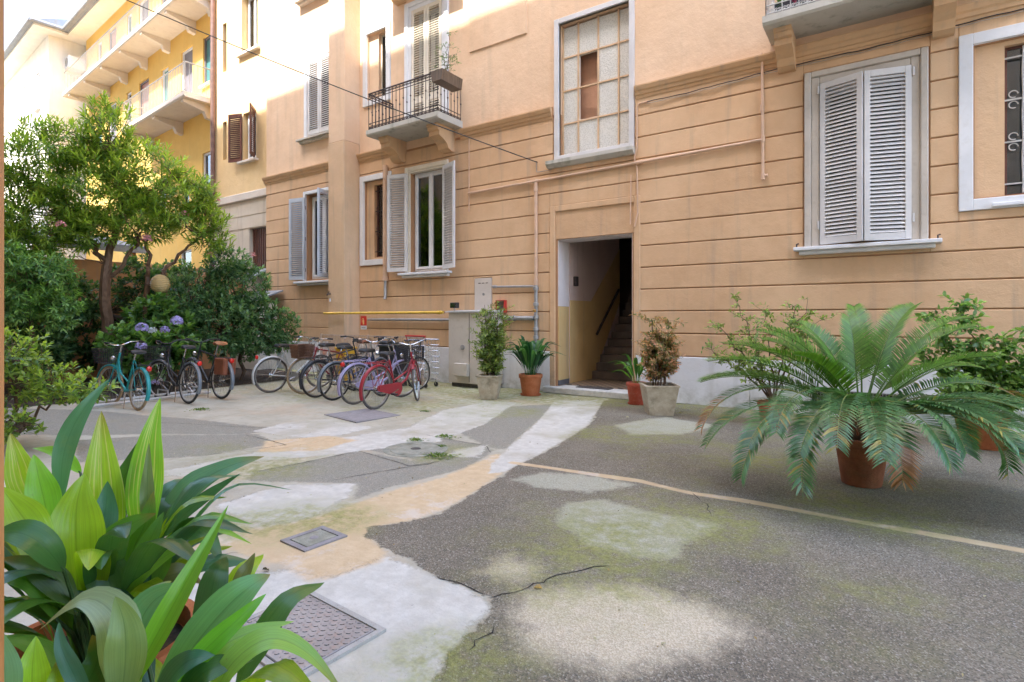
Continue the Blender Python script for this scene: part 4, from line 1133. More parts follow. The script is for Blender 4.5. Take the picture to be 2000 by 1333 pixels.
# oleander tree
shrub('oleander_tree', 'tall oleander tree with forked reddish trunk and pink flowers in the left garden', 'tree', (-14.0,4.95,0),
  [((-14.05,4.95,0),(-13.9,4.95,2.6),.13,.10),((-13.9,4.95,2.6),(-13.75,5.2,4.0),.085,.05),((-13.9,4.95,2.55),(-14.4,4.6,3.6),.06,.035),((-13.9,4.95,2.2),(-13.3,5.3,3.2),.05,.03),((-13.75,5.2,4.0),(-13.9,5.0,5.2),.05,.02),((-13.75,5.2,3.9),(-13.1,5.9,4.6),.035,.02),
   ((-13.55,5.55,0),(-13.45,5.55,2.2),.075,.06,.05),((-13.35,5.7,0),(-13.2,5.75,2.5),.07,.05,.05),((-13.45,5.55,2.2),(-13.5,5.6,3.3),.05,.03),((-13.2,5.75,2.5),(-12.7,6.3,3.3),.04,.02)],
  [(-14.1,4.75,4.2,1.15,1.05,.95),(-13.5,5.5,4.6,.95,1.0,.85),(-13.9,4.95,5.5,.6,.6,.75),(-14.5,4.0,4.7,.85,.7,.95),(-12.95,6.0,4.0,.7,.85,.6),(-14.4,4.05,3.4,.85,.7,.8),(-12.5,6.45,3.4,.5,.5,.55),(-13.3,5.4,3.55,.7,.8,.5),(-14.8,3.6,3.9,.6,.5,.9),(-12.7,6.3,4.3,.4,.4,.5),(-13.9,4.6,3.35,.7,.6,.45),(-14.6,3.7,3.0,.6,.5,.5),(-14.2,4.5,5.1,.6,.6,.6)],
  1350, 15, .20, .033, 1.15, (.125,.25,.045), (.45,.58,.085), 11, up=.75, shell=.45, twigs=150, stem_r=.014, shape=(.8,.95), droop=.2, stemlen=.2,
  flowers=[((-12.75,6.0,3.75),.10,pk,40),((-13.0,5.35,3.15),.13,pk,60),((-13.4,4.0,3.3),.10,pk,40),((-12.35,6.35,2.9),.07,pk,30),((-12.45,6.55,4.1),.08,pk,30)])
# big dark shrub behind the left bicycles
shrub('evergreen_shrub', 'large dense dark evergreen shrub with paddle leaves beside the facade corner', 'shrub', (-12.9,6.9,0),
  [((-12.9,6.9,0),(-12.9,6.9,1.2),.06,.04),((-12.8,7.3,0),(-12.7,7.3,1.5),.05,.03),((-13.3,6.4,0),(-13.3,6.4,1.6),.05,.03)],
  [(-12.7,6.75,1.35,.95,.75,.85),(-12.55,7.45,1.3,.75,.75,.85),(-12.9,7.3,2.2,.75,.7,.75),(-13.2,6.4,1.9,.75,.7,.8),(-13.0,6.0,1.2,.6,.7,.7),(-12.9,7.0,2.75,.5,.5,.5),(-12.3,8.0,1.2,.45,.5,.6)],
  1700, 9, .135, .048, 1.1, (.06,.15,.065), (.22,.36,.15), 12, up=.45, shell=.5, twigs=80, shape=(.45,1.0), flowers=[((-12.3,7.3,2.95),.08,pk,30)])
# hydrangea
shrub('hydrangea_bush', 'leafy hydrangea with lilac flower heads behind the left bicycles', 'shrub', (-12.0,5.4,0),
  [((-12.1,5.3,0),(-12.1,5.3,.8),.02,.012),((-12.2,5.6,0),(-12.2,5.6,.9),.02,.012),((-12.3,4.9,0),(-12.3,4.9,.7),.02,.012)],
  [(-12.1,5.2,.8,.4,.5,.5),(-12.3,5.7,1.0,.45,.5,.6),(-12.6,4.8,.9,.5,.5,.5),(-12.8,5.4,1.5,.45,.5,.55)],
  330, 7, .15, .085, 1.15, (.07,.17,.05), (.20,.36,.08), 13, up=.7, shape=(.95,.9), twigs=30,
  flowers=[(at(277,642,10.5),.13,(.42,.38,.75),110),(at(298,647,10.6),.09,(.55,.60,.72),70),(at(322,646,10.5),.10,(.40,.33,.68),80),(at(345,629,10.5),.13,(.40,.36,.74),110),(at(276,678,10.4),.12,(.44,.38,.74),100),(at(303,748,10.2),.08,(.40,.33,.62),60)])
# light ferny maple-like shrubs at far left
shrub('maple_shrub', 'pale green layered shrub growing against the garden wall at far left', 'shrub', (-13.6,3.6,0),
  [((-13.6,3.6,0),(-13.6,3.6,1.8),.05,.03),((-13.9,3.2,0),(-13.9,3.2,1.6),.05,.03)],
  [(-13.4,3.75,2.35,.75,.65,.45),(-13.8,3.2,2.6,.6,.6,.35),(-13.0,3.8,1.7,.55,.5,.45),(-13.6,3.3,1.8,.7,.6,.5)],
  700, 9, .12, .032, 1.3, (.08,.20,.06), (.28,.48,.11), 14, up=.15, shell=.3, droop=.35)
shrub('garden_hedge', 'dark leafy hedge along the orange garden wall behind the tree', 'hedge', (-15.4,4.6,0),
  [((-15.2,4.2,0),(-15.2,4.2,1.6),.05,.03),((-15.2,5.4,0),(-15.2,5.4,1.6),.05,.03),((-14.6,3.2,0),(-14.6,3.2,1.6),.04,.02)],
  [(-15.0,3.9,2.3,.6,.8,.7),(-15.0,4.7,1.9,.6,.6,.6),(-15.1,6.0,2.2,.6,.6,.9),(-14.9,3.4,1.0,.7,.8,.8),(-14.3,6.0,1.0,.6,.7,.9),(-14.4,3.9,.9,.6,.6,.7),(-14.8,3.3,2.9,.5,.5,.4),(-15.2,6.9,2.2,.6,.7,.8),(-15.5,5.1,1.2,.4,.7,1.0),(-15.4,4.3,1.1,.5,.6,.9),(-15.0,5.7,.8,.5,.6,.7)],
  2100, 9, .125, .055, 1.1, (.05,.135,.055), (.16,.28,.10), 15, up=.3, shape=(.7,1.0))
# euonymus in the near left
shrub('spindle_bush', 'bright glossy spindle bush overhanging the paving at the left edge', 'shrub', (-8.7,2.1,0),
  [((-8.8,2.1,0),(-8.6,2.15,.7),.025,.015),((-8.8,2.1,0),(-8.2,2.4,.55),.022,.012),((-8.85,2.0,0),(-8.5,1.9,1.0),.022,.012),((-8.8,2.1,.05),(-8.0,2.05,.30),.016,.006)],
  [(-8.5,2.05,1.10,.52,.42,.34),(-8.15,2.4,.72,.48,.38,.26),(-8.75,2.2,.72,.5,.4,.42),(-7.75,2.5,.66,.36,.34,.14),(-8.1,2.0,.32,.35,.3,.18)],
  330, 8, .088, .036, 1.0, (.11,.21,.055), (.42,.55,.07), 16, up=.9, shell=.25, twigs=120, stem_r=.007, shape=(.6,1.0), droop=.25, stemlen=.07)

# ---- potted plants
def round_pot(t, r, h, mat, saucer=True):
    MB().lathe([(r*.70,.0),(r*.72,.01),(r*.93,h*.80),(r*.94,h*.82),(r*1.0,h*.825),(r*1.02,h*.84),(r*1.02,h*.98),(r*.99,h),(r*.9,h),(r*.88,h*.86),(0.01,h*.86)], 32).build('pot', mat, t, True)
    MB().lathe([(r*.87,h*.861),(r*.5,h*.885),(.005,h*.90)], 20).build('soil', M_SOIL, t, True)
    if saucer: MB().lathe([(r*.80,.0),(r*.88,.03),(r*.90,.03),(r*.84,.004),(.01,.003)], 30).build('saucer', mat, t, True)
def square_pot(t, w0, w1, h, mat):
    def ring_(s, z): return [(-s,-s,z),(s,-s,z),(s,s,z),(-s,s,z)]
    a, c = w0/2, w1/2
    lev = [ring_(a,0), ring_(a+(c-a)*.97,h-.025), ring_(c+.012,h-.02), ring_(c+.012,h), ring_(c-.03,h), ring_(c-.045,h-.07)]
    vs_ = sum(lev, []); f = [(3,2,1,0)]
    for i in range(5): f += [(i*4+k, i*4+(k+1)%4, i*4+4+(k+1)%4, i*4+4+k) for k in range(4)]
    f.append((20,21,22,23))
    MB().add(vs_, f).build('pot', mat, t)
    MB().box(-c+.045, c-.045, -c+.045, c-.045, h-.09, h-.055).build('soil', M_SOIL, t)
def nandina(name, label, loc, rot, w0, w1, h, top, c_old, c_new, seed, lean=(0,0), spread=.3, low=.1):
    rg = np.random.default_rng(seed)
    t = thing(name, label, 'potted plant', loc, R(rot))
    square_pot(t, w0, w1, h, M_POTC)
    b = MB(); parts = []
    P, Dd = [], []
    for s in range(18):
        a = rg.uniform(0, 6.3); r_ = rg.uniform(.02, .10)
        p0 = np.array([r_*math.cos(a), r_*math.sin(a), h-.06])
        H = top*rg.uniform(.55, 1.0)
        p1 = np.array([spread*.5*math.cos(a)+lean[0], spread*.5*math.sin(a)+lean[1], H])
        pts = limb(b, p0, p1, .009, .004, rg, .015, 6, 5)
        for q in range(17):
            f = rg.uniform(low, 1.0)
            c = p0 + (p1-p0)*f
            az = rg.uniform(0, 6.3)
            d = np.array([math.cos(az), math.sin(az), rg.uniform(-.1, .6)])
            ln = rg.uniform(.08, spread*(.6+.55*f))
            e = c + d*ln
            limb(b, c, e, .003, .0015, rg, .005, 3, 4)
            for m in range(4):
                P.append(c + d*ln*(.45+.18*m)); Dd.append(d + rg.normal(0, .25, 3))
    b.build('stems', M_STEM, t, True)
    cloud_object('foliage', rosettes(np.array(P), np.array(Dd), 5, .072, .024, 1.2, rg, c_old, c_new, .05, droop=.2), M_LEAF, t)
    return t
x, y = gp(952, 778)
nandina('nandina_plant', 'green feathery bush in a square concrete planter in front of the cabinet', (-6.12,8.24,0), 26, .30, .42,   .44, 1.88, (.14,.21,.055), (.36,.44,.11), 21)
nandina('nandina_plant', 'reddish feathery bush in a square concrete planter right of the doorway', (-2.98,8.42,0), 33, .36, .50, .46, 1.50, (.13,.20,.05), (.80,.40,.28), 22, lean=(.04,.05), spread=.27, low=.3)

def blade(name, pts, width, face, col, parent, mat=None, pet=0.0, fold=.12, twist=0, seed=0, tip=None, nseg=16, side=None, curl=.0):
    """one strap leaf along a spine; col at base/tip, fold lifts the margins"""
    rg = np.random.default_rng(seed)
    P = [Vector(p) for p in pts]
    # Catmull-Rom through control points
    def cr(t):
        n = len(P)-1; i = min(int(t*n), n-1); f = t*n-i
        p0, p1, p2, p3 = P[max(i-1,0)], P[i], P[i+1], P[min(i+2,n)]
        return .5*((2*p1)+(-p0+p2)*f+(2*p0-5*p1+4*p2-p3)*f*f+(-p0+3*p1-3*p2+p3)*f**3)
    na = 6
    V, UV, C, Fc = [], [], [], []
    face = Vector(face).normalized()
    c0 = np.array(col); c1 = np.array(tip if tip is not None else col)
    ph, fq = rg.uniform(0, 6.3), rg.uniform(7, 16)
    tan = [(cr(min(1, i/nseg+.03))-cr(max(0, i/nseg-.03))).normalized() for i in range(nseg+1)]
    mid = nseg//2
    S0 = Vector(side) if side is not None else tan[mid].cross(face)
    S0 = (S0 - tan[mid]*S0.dot(tan[mid])).normalized()
    sides = [None]*(nseg+1); sides[mid] = S0
    for i in list(range(mid+1, nseg+1)) + list(range(mid-1, -1, -1)):       # carry the blade's width along without twisting
        q = sides[i-1] if i > mid else sides[i+1]
        sides[i] = (q - tan[i]*q.dot(tan[i])).normalized()
    for i in range(nseg+1):
        s = i/nseg
        p = cr(s); T = tan[i]
        S = sides[i].copy(); N = S.cross(T)
        if twist:
            q = Quaternion(T, twist*s); S = q @ S; N = q @ N
        if s < pet: w = .10
        else:
            q = (s-pet)/(1-pet)
            w = max((.10 if pet else .07)*(1-q), math.sin(math.pi*min(1, q**.80))**1.0*(1-.12*q)) if q < .999 else .005
        for j in range(na+1):
            a = (j/na-.5)*2
            z = fold*abs(a)*width*w*.5 + curl*a*a*width*w*.5 + .06*width*w*math.sin(fq*s+ph+2*a)*abs(a)
            V.append(p + S*(a*width*w*.5) + N*z)
            UV.append((j/na, s))
            m = max(0, (s-.78)/.22) if tip is not None else 0
            C.append((c0*(1-m)+c1*m)*(.92+.16*rg.random()*.3))
    for i in range(nseg):
        for j in range(na):
            Fc.append((i*(na+1)+j, i*(na+1)+j+1, (i+1)*(na+1)+j+1, (i+1)*(na+1)+j))
    me = bpy.data.meshes.new(name)
    me.from_pydata([tuple(v) for v in V], [], Fc)
    uvl = me.uv_layers.new(name='UVMap')
    uvl.data.foreach_set('uv', np.array([UV[l.vertex_index] for l in me.loops], np.float32).ravel())
    at_ = me.attributes.new('col', 'FLOAT_COLOR', 'POINT')
    at_.data.foreach_set('color', np.array([(*np.clip(c, 0, 1), 1) for c in C], np.float32).ravel())
    me.polygons.foreach_set('use_smooth', [True]*len(me.polygons))
    me.materials.append(mat or M_BLADE)
    return put(name, me, parent)
GB = (.40,.60,.035); GM = (.16,.36,.05); GD = (.08,.20,.05); GBL = (.10,.25,.14); GP = (.42,.54,.30)  # GP: pale sky sheen on the leaf is put into its colour
def aspid(t, n, z0, r0, hgt, seed, w=.085, cols=(GM, GD, GD, GBL), reach=.3, bias=(0,0)):
    rg = np.random.default_rng(seed)
    for i in range(n):
        a = i*2.4+rg.uniform(-.3, .3)
        p0 = np.array([r0*.6*math.cos(a)*rg.uniform(.2,1), r0*.6*math.sin(a)*rg.uniform(.2,1), z0])
        o = rg.uniform(.35, 1.0)
        out = np.array([math.cos(a), math.sin(a), 0])*reach*o + np.array([*bias, 0])*rg.uniform(0, 1)
        H = hgt*rg.uniform(.65, 1.05)*(1.15-.4*o)
        pts = [p0, p0+out*.25+np.array([0,0,H*.5]), p0+out*.65+np.array([0,0,H*.88]), p0+out*1.15+np.array([0,0,H*(1.0-.25*o)])]
        f = Vector((math.cos(a), math.sin(a), .9+.0*o)) * -1
        blade('leaf', pts, w*rg.uniform(.75, 1.15), (-math.cos(a), -math.sin(a), .6), np.array(cols[i % len(cols)])*rg.uniform(.8, 1.3), t, None, .22, .25, rg.uniform(-.35, .35), seed*100+i, nseg=12, side=(-math.sin(a), math.cos(a), 0))
t = thing('aspidistra_plant', 'dark green strap-leaved plant in a terracotta pot left of the doorway', 'potted plant', (-5.72,9.02,0))
round_pot(t, .225, .41, M_POTT); aspid(t, 50, .36, .2, .84, 31, .10, (GD, (.03,.10,.05), (.06,.18,.06), (.05,.15,.07)), .58)
t = thing('aspidistra_plant', 'strap-leaved plant in a red plastic pot at the right door jamb', 'potted plant', (-3.62,9.12,0))
round_pot(t, .175, .38, M_POTR); aspid(t, 17, .33, .14, .62, 32, .065, (GM, (.05,.15,.03), GD), .34, (-.12,-.05))

# ---- potted thin shrubs on the right
def thin_shrub(name, label, loc, root_h, tips, seed, c_old, c_new, leafL, leafW, pot=None, dens=26, r0=.014):
    rg = np.random.default_rng(seed)
    t = thing(name, label, 'potted plant', loc)
    if pot == 'red': round_pot(t, .19, .34, M_POTR)
    else: round_pot(t, .26, .40, M_POTT)
    b = MB(); P, Dd = [], []
    for tp in tips:
        tp = np.array(tp)
        p0 = np.array([rg.uniform(-.06,.06), rg.uniform(-.06,.06), root_h])
        mid = p0 + (tp-p0)*.5 + np.array([0, 0, .08])
        pts = limb(b, p0, mid, r0, r0*.7, rg, .025, 5, 6) + limb(b, mid, tp, r0*.7, .003, rg, .03, 6, 5)
        pts = np.array(pts)
        for q in range(dens):
            i = rg.integers(3, len(pts))
            c = pts[i]; az = rg.uniform(0, 6.3)
            d = norm(np.array([math.cos(az), math.sin(az), rg.uniform(-.2, .8)]))
            ln = rg.uniform(.03, .26)
            limb(b, c, c+d*ln, .003, .0015, rg, .008, 3, 4)
            P.append(c+d*ln); Dd.append(d)
            if ln > .12: P.append(c+d*ln*.55+rg.normal(0,.02,3)); Dd.append(d+rg.normal(0,.4,3))
    b.build('branches', M_STEM, t, True)
    cloud_object('foliage', rosettes(np.array(P), np.array(Dd), 6, leafL, leafW, 1.15, rg, c_old, c_new, .09, droop=.2, shape=(.8,.95)), M_LEAF, t)
    return t
thin_shrub('twiggy_shrub', 'tall sparse twiggy shrub in a red pot left of the cycad', (-1.35,8.35,0), .3,
  [(-.75,.1,1.35),(-.55,.3,1.75),(-.1,.2,1.55),(.25,.1,1.65),(.55,.2,1.45),(-.45,-.1,.95),(-.2,-.1,1.2),(.4,.3,1.75),(-.9,0,1.05)], 41, (.16,.24,.08), (.40,.52,.13), .066, .027, 'red', 24)
thin_shrub('privet_shrub', 'leafy green shrub in a terracotta pot at the right edge by the wall', (.86,8.35,0), .36,
  [(-.45,0,1.5),(-.15,.1,1.62),(.2,.1,1.2),(-.6,-.1,1.1),(.6,.1,1.1),(.3,-.2,.8),(-.3,-.3,.75),(.9,.2,1.3),(0,-.2,1.05),(.6,-.1,.55)], 42, (.11,.23,.08), (.34,.52,.14), .085, .044, None, 48)
thin_shrub('privet_shrub', 'second leafy shrub half outside the right edge of the view', (1.75,8.0,0), .36,
  [(-.45,0,1.1),(-.55,.1,.7),(-.2,.1,1.6),(-.5,-.1,1.35),(.3,.1,1.1),(-.35,-.2,.5)], 43, (.11,.23,.08), (.34,.52,.14), .085, .044, None, 46)

# ---- cycad
def cycad():
    rg = np.random.default_rng(5)
    t = thing('cycad_palm', 'big sago cycad with arching fronds in a terracotta pot, right foreground', 'potted plant', (-.22,5.92,0))
    round_pot(t, .22, .42, stoneish('dark_terracotta', (.24,.085,.04), (.33,.125,.06), .4), False)
    MB().lathe([(.14,.38),(.17,.44),(.17,.52),(.13,.60),(.06,.655),(.01,.66)], 16).build('trunk', M_TRUNK, t, True)
    b = MB()
    for i in range(90):
        a = i*2.4; z = .42+.24*(i/90); r_ = .17-.10*(max(0, i-45)/45)
        d = Vector((math.cos(a), math.sin(a), .7+.8*i/90)).normalized()
        p = Vector((math.cos(a)*r_*.9, math.sin(a)*r_*.9, z))
        b.tube([p, p+d*.05, p+d*.10], [.014,.010,.003], 5)
    b.build('leaf_bases', wood('cycad_fibre', (.20,.075,.03), (.36,.16,.07), (40,40,20)), t)
    CW = np.array([SY*-1, CY, 0]); CR = np.array([CY, SY, 0])        # away from the door / to its right
    c_new, c_old, c_yel, c_brn = np.array((.095,.215,.024)), np.array((.08,.19,.065)), np.array((.34,.30,.06)), np.array((.34,.17,.07))
    # azimuth (deg, 0 = right of view, 90 = away), start elevation, droop, length, kind
    F = []
    for az, el, L in ((74,74,1.15),(104,70,1.12),(38,58,1.68),(20,52,1.70),(56,66,1.45),(130,58,1.25),(150,48,1.35),(166,40,1.42),(90,58,1.30),(118,52,1.25),(4,58,1.35),(184,52,1.15),(28,68,1.40),(142,66,1.12),(176,32,1.42),(158,30,1.40),(12,36,1.45),(30,34,1.40),(205,56,1.0),(340,52,1.1)): F.append((az, el, .95, L, 0))
    for i, az in enumerate((174,186,197,208,219,230,242,253,264,275,286,297,308,319,330,341,352,3,15,202,224,247,281,313,336)):
        F.append((az, rg.uniform(16, 38), rg.uniform(1.5, 2.0), rg.uniform(1.4, 1.66) - (.28 if 250 < az < 290 else 0), 1))
    for fi, (az, el, droop, L, kind) in enumerate(F):
        a = R(az); e = R(el)
        h = CR*math.cos(a) + CW*math.sin(a)
        n = 42
        p = h*(.10 if kind else .05) + np.array([0, 0, .59 if kind else .61]); pts = [p]; e_ = e
        sidew = rg.normal(0, .12)
        hh = np.array([-h[1], h[0], 0])
        for i in range(n):
            d = (h*math.cos(e_) + hh*sidew*(i/n))*1.0 + np.array([0, 0, math.sin(e_)])
            p = p + d/np.linalg.norm(d)*L/n; pts.append(p)
            e_ -= droop/n*(1.4*(i/n)+.3)*1.0
        pts = np.array(pts)
        pts[:, 2] = np.maximum(pts[:, 2], .05+.01*rg.random())
        T = norm(np.gradient(pts, axis=0))
        S = norm(np.cross(T, np.array([0, 0, 1.0])+h*-.2)); N = np.cross(S, T)
        V, C, Fc = [], [], []
        ring_ = MB().tube([tuple(q) for q in pts[::3]], [max(.003, .0095*(1-i/15)) for i in range(len(pts[::3]))], 5)
        V += ring_.v; Fc += ring_.f; C += [np.array((.30,.33,.10)) if kind else c_new*.7]*len(V)
        nl = 62
        dead = rg.random() < .24 and kind
        for i in range(nl):
            s = (.20 if kind else .27)+(.80 if kind else .73)*i/nl
            q = s*n; k = min(int(q), n-1); f = q-k
            c = pts[k]*(1-f)+pts[k+1]*f
            ll = (.225 if kind else .20)*math.sin(math.pi*min(1, .12+.80*s**.8))**.6*rg.uniform(.9, 1.06)
            w = .0085 if kind else .0068
            base = (c_old if kind else c_new)*rg.uniform(.8, 1.3)
            b0 = base
            for sg in (-1, 1):
                base = b0*rg.uniform(.85, 1.15)
                if kind and rg.random() < .012+.06*(s > .75): base = c_yel*rg.uniform(.7, 1.2)
                if dead and s > .74 and rg.random() < .75: base = c_brn*rg.uniform(.7, 1.3)
                sw = rg.normal(0, .06)
                d = norm(S[k]*sg*.88 + T[k]*(.42+.45*s+sw) + N[k]*(.30 if kind else .42))
                tp = c + d*ll - np.array([0, 0, ll*(.16 if kind else .05)])
                md = c + d*ll*.5
                wv = norm(np.cross(d, N[k]))*w
                o = len(V)
                V += [c-wv*.5, c+wv*.5, md+wv, md-wv, tp]
                C += [base]*4 + [base*1.25]
                Fc += [(o,o+1,o+2,o+3),(o+3,o+2,o+4)]
        me = bpy.data.meshes.new('frond')
        me.from_pydata([tuple(v) for v in V], [], Fc)
        at_ = me.attributes.new('col', 'FLOAT_COLOR', 'POINT')
        at_.data.foreach_set('color', np.array([(*np.clip(c, 0, 1), 1) for c in C], np.float32).ravel())
        me.materials.append(M_FROND)
        put('frond', me, t)
cycad()

# ---- foreground strap-leaved plants beside the doorway
def big_plant(label, base, pot_r, pot_h, mat, leaves, filler, seed, wscale=1.08):
    t = thing('aspidistra_plant', label, 'potted plant', base, world=True)
    bx, by, _ = base
    Mx = Matrix.Translation(base)
    r, h = pot_r, pot_h
    MB().lathe([(r*.72,0),(r*.95,h*.85),(r*1.03,h*.86),(r*1.03,h),(r*.92,h),(r*.9,h*.9),(.01,h*.9)], 36, M=Mx).build('pot', mat, t, True)
    MB().lathe([(r*.89,h*.90),(.01,h*.94)], 20, M=Mx).build('soil', M_SOIL, t)
    cdir = Vector((0, 0, EYE))
    for i, (sp, w, col, kw) in enumerate(leaves):
        pts = [at(*q) for q in sp]
        face = (cdir - pts[len(pts)//2]).normalized() + Vector(kw.pop('tilt', (0, 0, .35)))
        dist = (pts[len(pts)//2]-cdir).length
        wid = w/F_PX*sp[len(sp)//2][2]*wscale
        if 'tip' not in kw and i % 3 == 1: kw['tip'] = (.36,.27,.07)
        blade('leaf', pts, wid, face, col, t, kw.pop('mat', None), kw.pop('pet', .0), kw.pop('fold', .16), kw.pop('twist', 0), seed*50+i, kw.pop('tip', None), 18)
        # petiole down into the pot
        p0 = pts[0]; tgt = Vector((bx+(p0.x-bx)*.3, by+(p0.y-by)*.3, h*.92))
        if p0.z > h: MB().tube([tgt, tgt.lerp(p0, .5)+Vector((0,0,.03)), p0, pts[0].lerp(pts[1], .15)], [.006,.005,.004,.002], 6).build('leaf_stalk', paint('stalk', (.05,.10,.03), .2, 20, .5) if i == 0 else bpy.data.materials['stalk'], t, True)
    rg = np.random.default_rng(seed)
    for i in range(filler):
        a = rg.uniform(0, 6.3)
        o = rg.uniform(.5, 1.0); H = rg.uniform(.22, .48)
        out = np.array([math.cos(a), math.sin(a), 0])*.30*o
        p0 = np.array([bx, by, h*.92]) + out*.3
        pts = [p0, p0+out*.3+np.array([0,0,H*.55]), p0+out*.8+np.array([0,0,H*.9]), p0+out*1.4+np.array([0,0,H*(1.05-.22*o)])]
        blade('leaf', pts, rg.uniform(.07, .10), (-math.cos(a), -math.sin(a), .7), np.array((GM, GB, (.09,.22,.06), GBL)[i % 4])*rg.uniform(.6, 1.1), t, None, .25, .2, rg.uniform(-.35, .35), seed*70+i, nseg=14, side=(-math.sin(a), math.cos(a), 0))
BR = (.33,.20,.05)
LA = [
 ([(152,1175,1.40),(150,1100,1.38),(148,1030,1.38),(152,975,1.40),(166,925,1.43)], 92, GB, {}),
 ([(205,1140,1.62),(203,1040,1.6),(200,960,1.6),(198,880,1.62),(198,803,1.66)], 70, GB, {'mat': M_BLADEV}),
 ([(282,1070,1.66),(280,990,1.66),(286,920,1.66),(295,850,1.68),(313,777,1.72)], 60, (0.282,0.584,0.060), {'mat': M_BLADEV}),
 ([(118,985,1.5),(122,900,1.5),(140,840,1.52),(172,788,1.55),(214,740,1.6)], 36, GBL, {}),
 ([(70,1000,1.5),(48,950,1.5),(34,900,1.5),(20,846,1.52)], 50, GB, {'mat': M_BLADEV}),
 ([(100,1050,1.45),(88,985,1.45),(76,935,1.45),(66,888,1.47)], 54, (0.302,0.624,0.060), {}),
 ([(95,1075,1.32),(60,1030,1.30),(30,990,1.30),(0,950,1.30)], 66, GB, {}),
 ([(125,1115,1.30),(80,1062,1.26),(30,1040,1.24),(-30,1050,1.22)], 62, GD, {'tilt': (0,0,.9)}),
 ([(158,925,1.75),(130,895,1.75),(100,880,1.77),(64,876,1.8)], 24, (0.263,0.584,0.060), {}),
 ([(212,1010,1.62),(235,950,1.64),(255,905,1.66),(274,858,1.7)], 32, GD, {}),
 ([(300,1030,1.7),(345,975,1.72),(400,935,1.76),(455,908,1.8),(516,892,1.85)], 50, (0.151,0.343,0.222), {'tilt': (0,0,1.0)}),
 ([(318,1050,1.68),(360,1005,1.7),(410,965,1.72),(470,925,1.76)], 28, GBL, {'tilt': (0,0,.8)}),
 ([(320,1055,1.66),(370,1030,1.68),(430,1035,1.7),(492,1063,1.72)], 18, (0.322,0.564,0.060), {'tilt': (0,0,.8)}),
 ([(235,1190,1.42),(275,1125,1.44),(330,1082,1.48),(412,1045,1.54)], 26, (0.302,0.564,0.060), {'tilt': (0,0,.5)}),
 ([(195,1110,1.5),(215,1060,1.5),(255,1025,1.52),(305,1003,1.55)], 44, GM, {'tip': BR}),
 ([(225,1190,1.42),(215,1140,1.42),(200,1100,1.43),(192,1060,1.45)], 70, (0.111,0.242,0.051), {}),
 ([(325,1060,1.6),(360,1035,1.6),(405,1050,1.6),(436,1105,1.6)], 46, GD, {'tip': (0.202,0.142,0.040), 'tilt': (0,0,.7)}),
 ([(290,1145,1.5),(330,1125,1.52),(360,1122,1.54),(395,1140,1.56)], 40, (0.202,0.202,0.060), {'tip': BR}),
 ([(170,1120,1.5),(185,1050,1.52),(205,1000,1.55),(210,940,1.58)], 58, GBL, {}),
 ([(245,1130,1.55),(262,1070,1.56),(285,1020,1.57),(300,960,1.6)], 46, GM, {}),
 ([(275,1140,1.5),(280,1085,1.5),(300,1040,1.5),(320,1000,1.52)], 34, (0.121,0.302,0.060), {}),
 ([(300,1150,1.5),(315,1110,1.5),(330,1070,1.5),(365,1030,1.52)], 28, GM, {}),
 ([(150,1200,1.36),(110,1140,1.34),(60,1105,1.32),(5,1090,1.32)], 50, (0.121,0.202,0.040), {'tip': BR, 'tilt': (0,0,.6)}),
 ([(110,1210,1.34),(80,1150,1.32),(40,1130,1.3),(-10,1128,1.3)], 46, GM, {'tilt': (0,0,.7)}),
 ([(180,1200,1.4),(160,1150,1.4),(100,1060,1.42),(120,1000,1.45)], 50, GD, {}),
 ([(262,950,1.72),(270,920,1.72),(282,880,1.74),(282,842,1.75)], 22, (0.282,0.343,0.181), {}),
 ([(286,1040,1.6),(287,980,1.6),(288,930,1.61),(291,865,1.62)], 24, (0.242,0.302,0.142), {}),
]
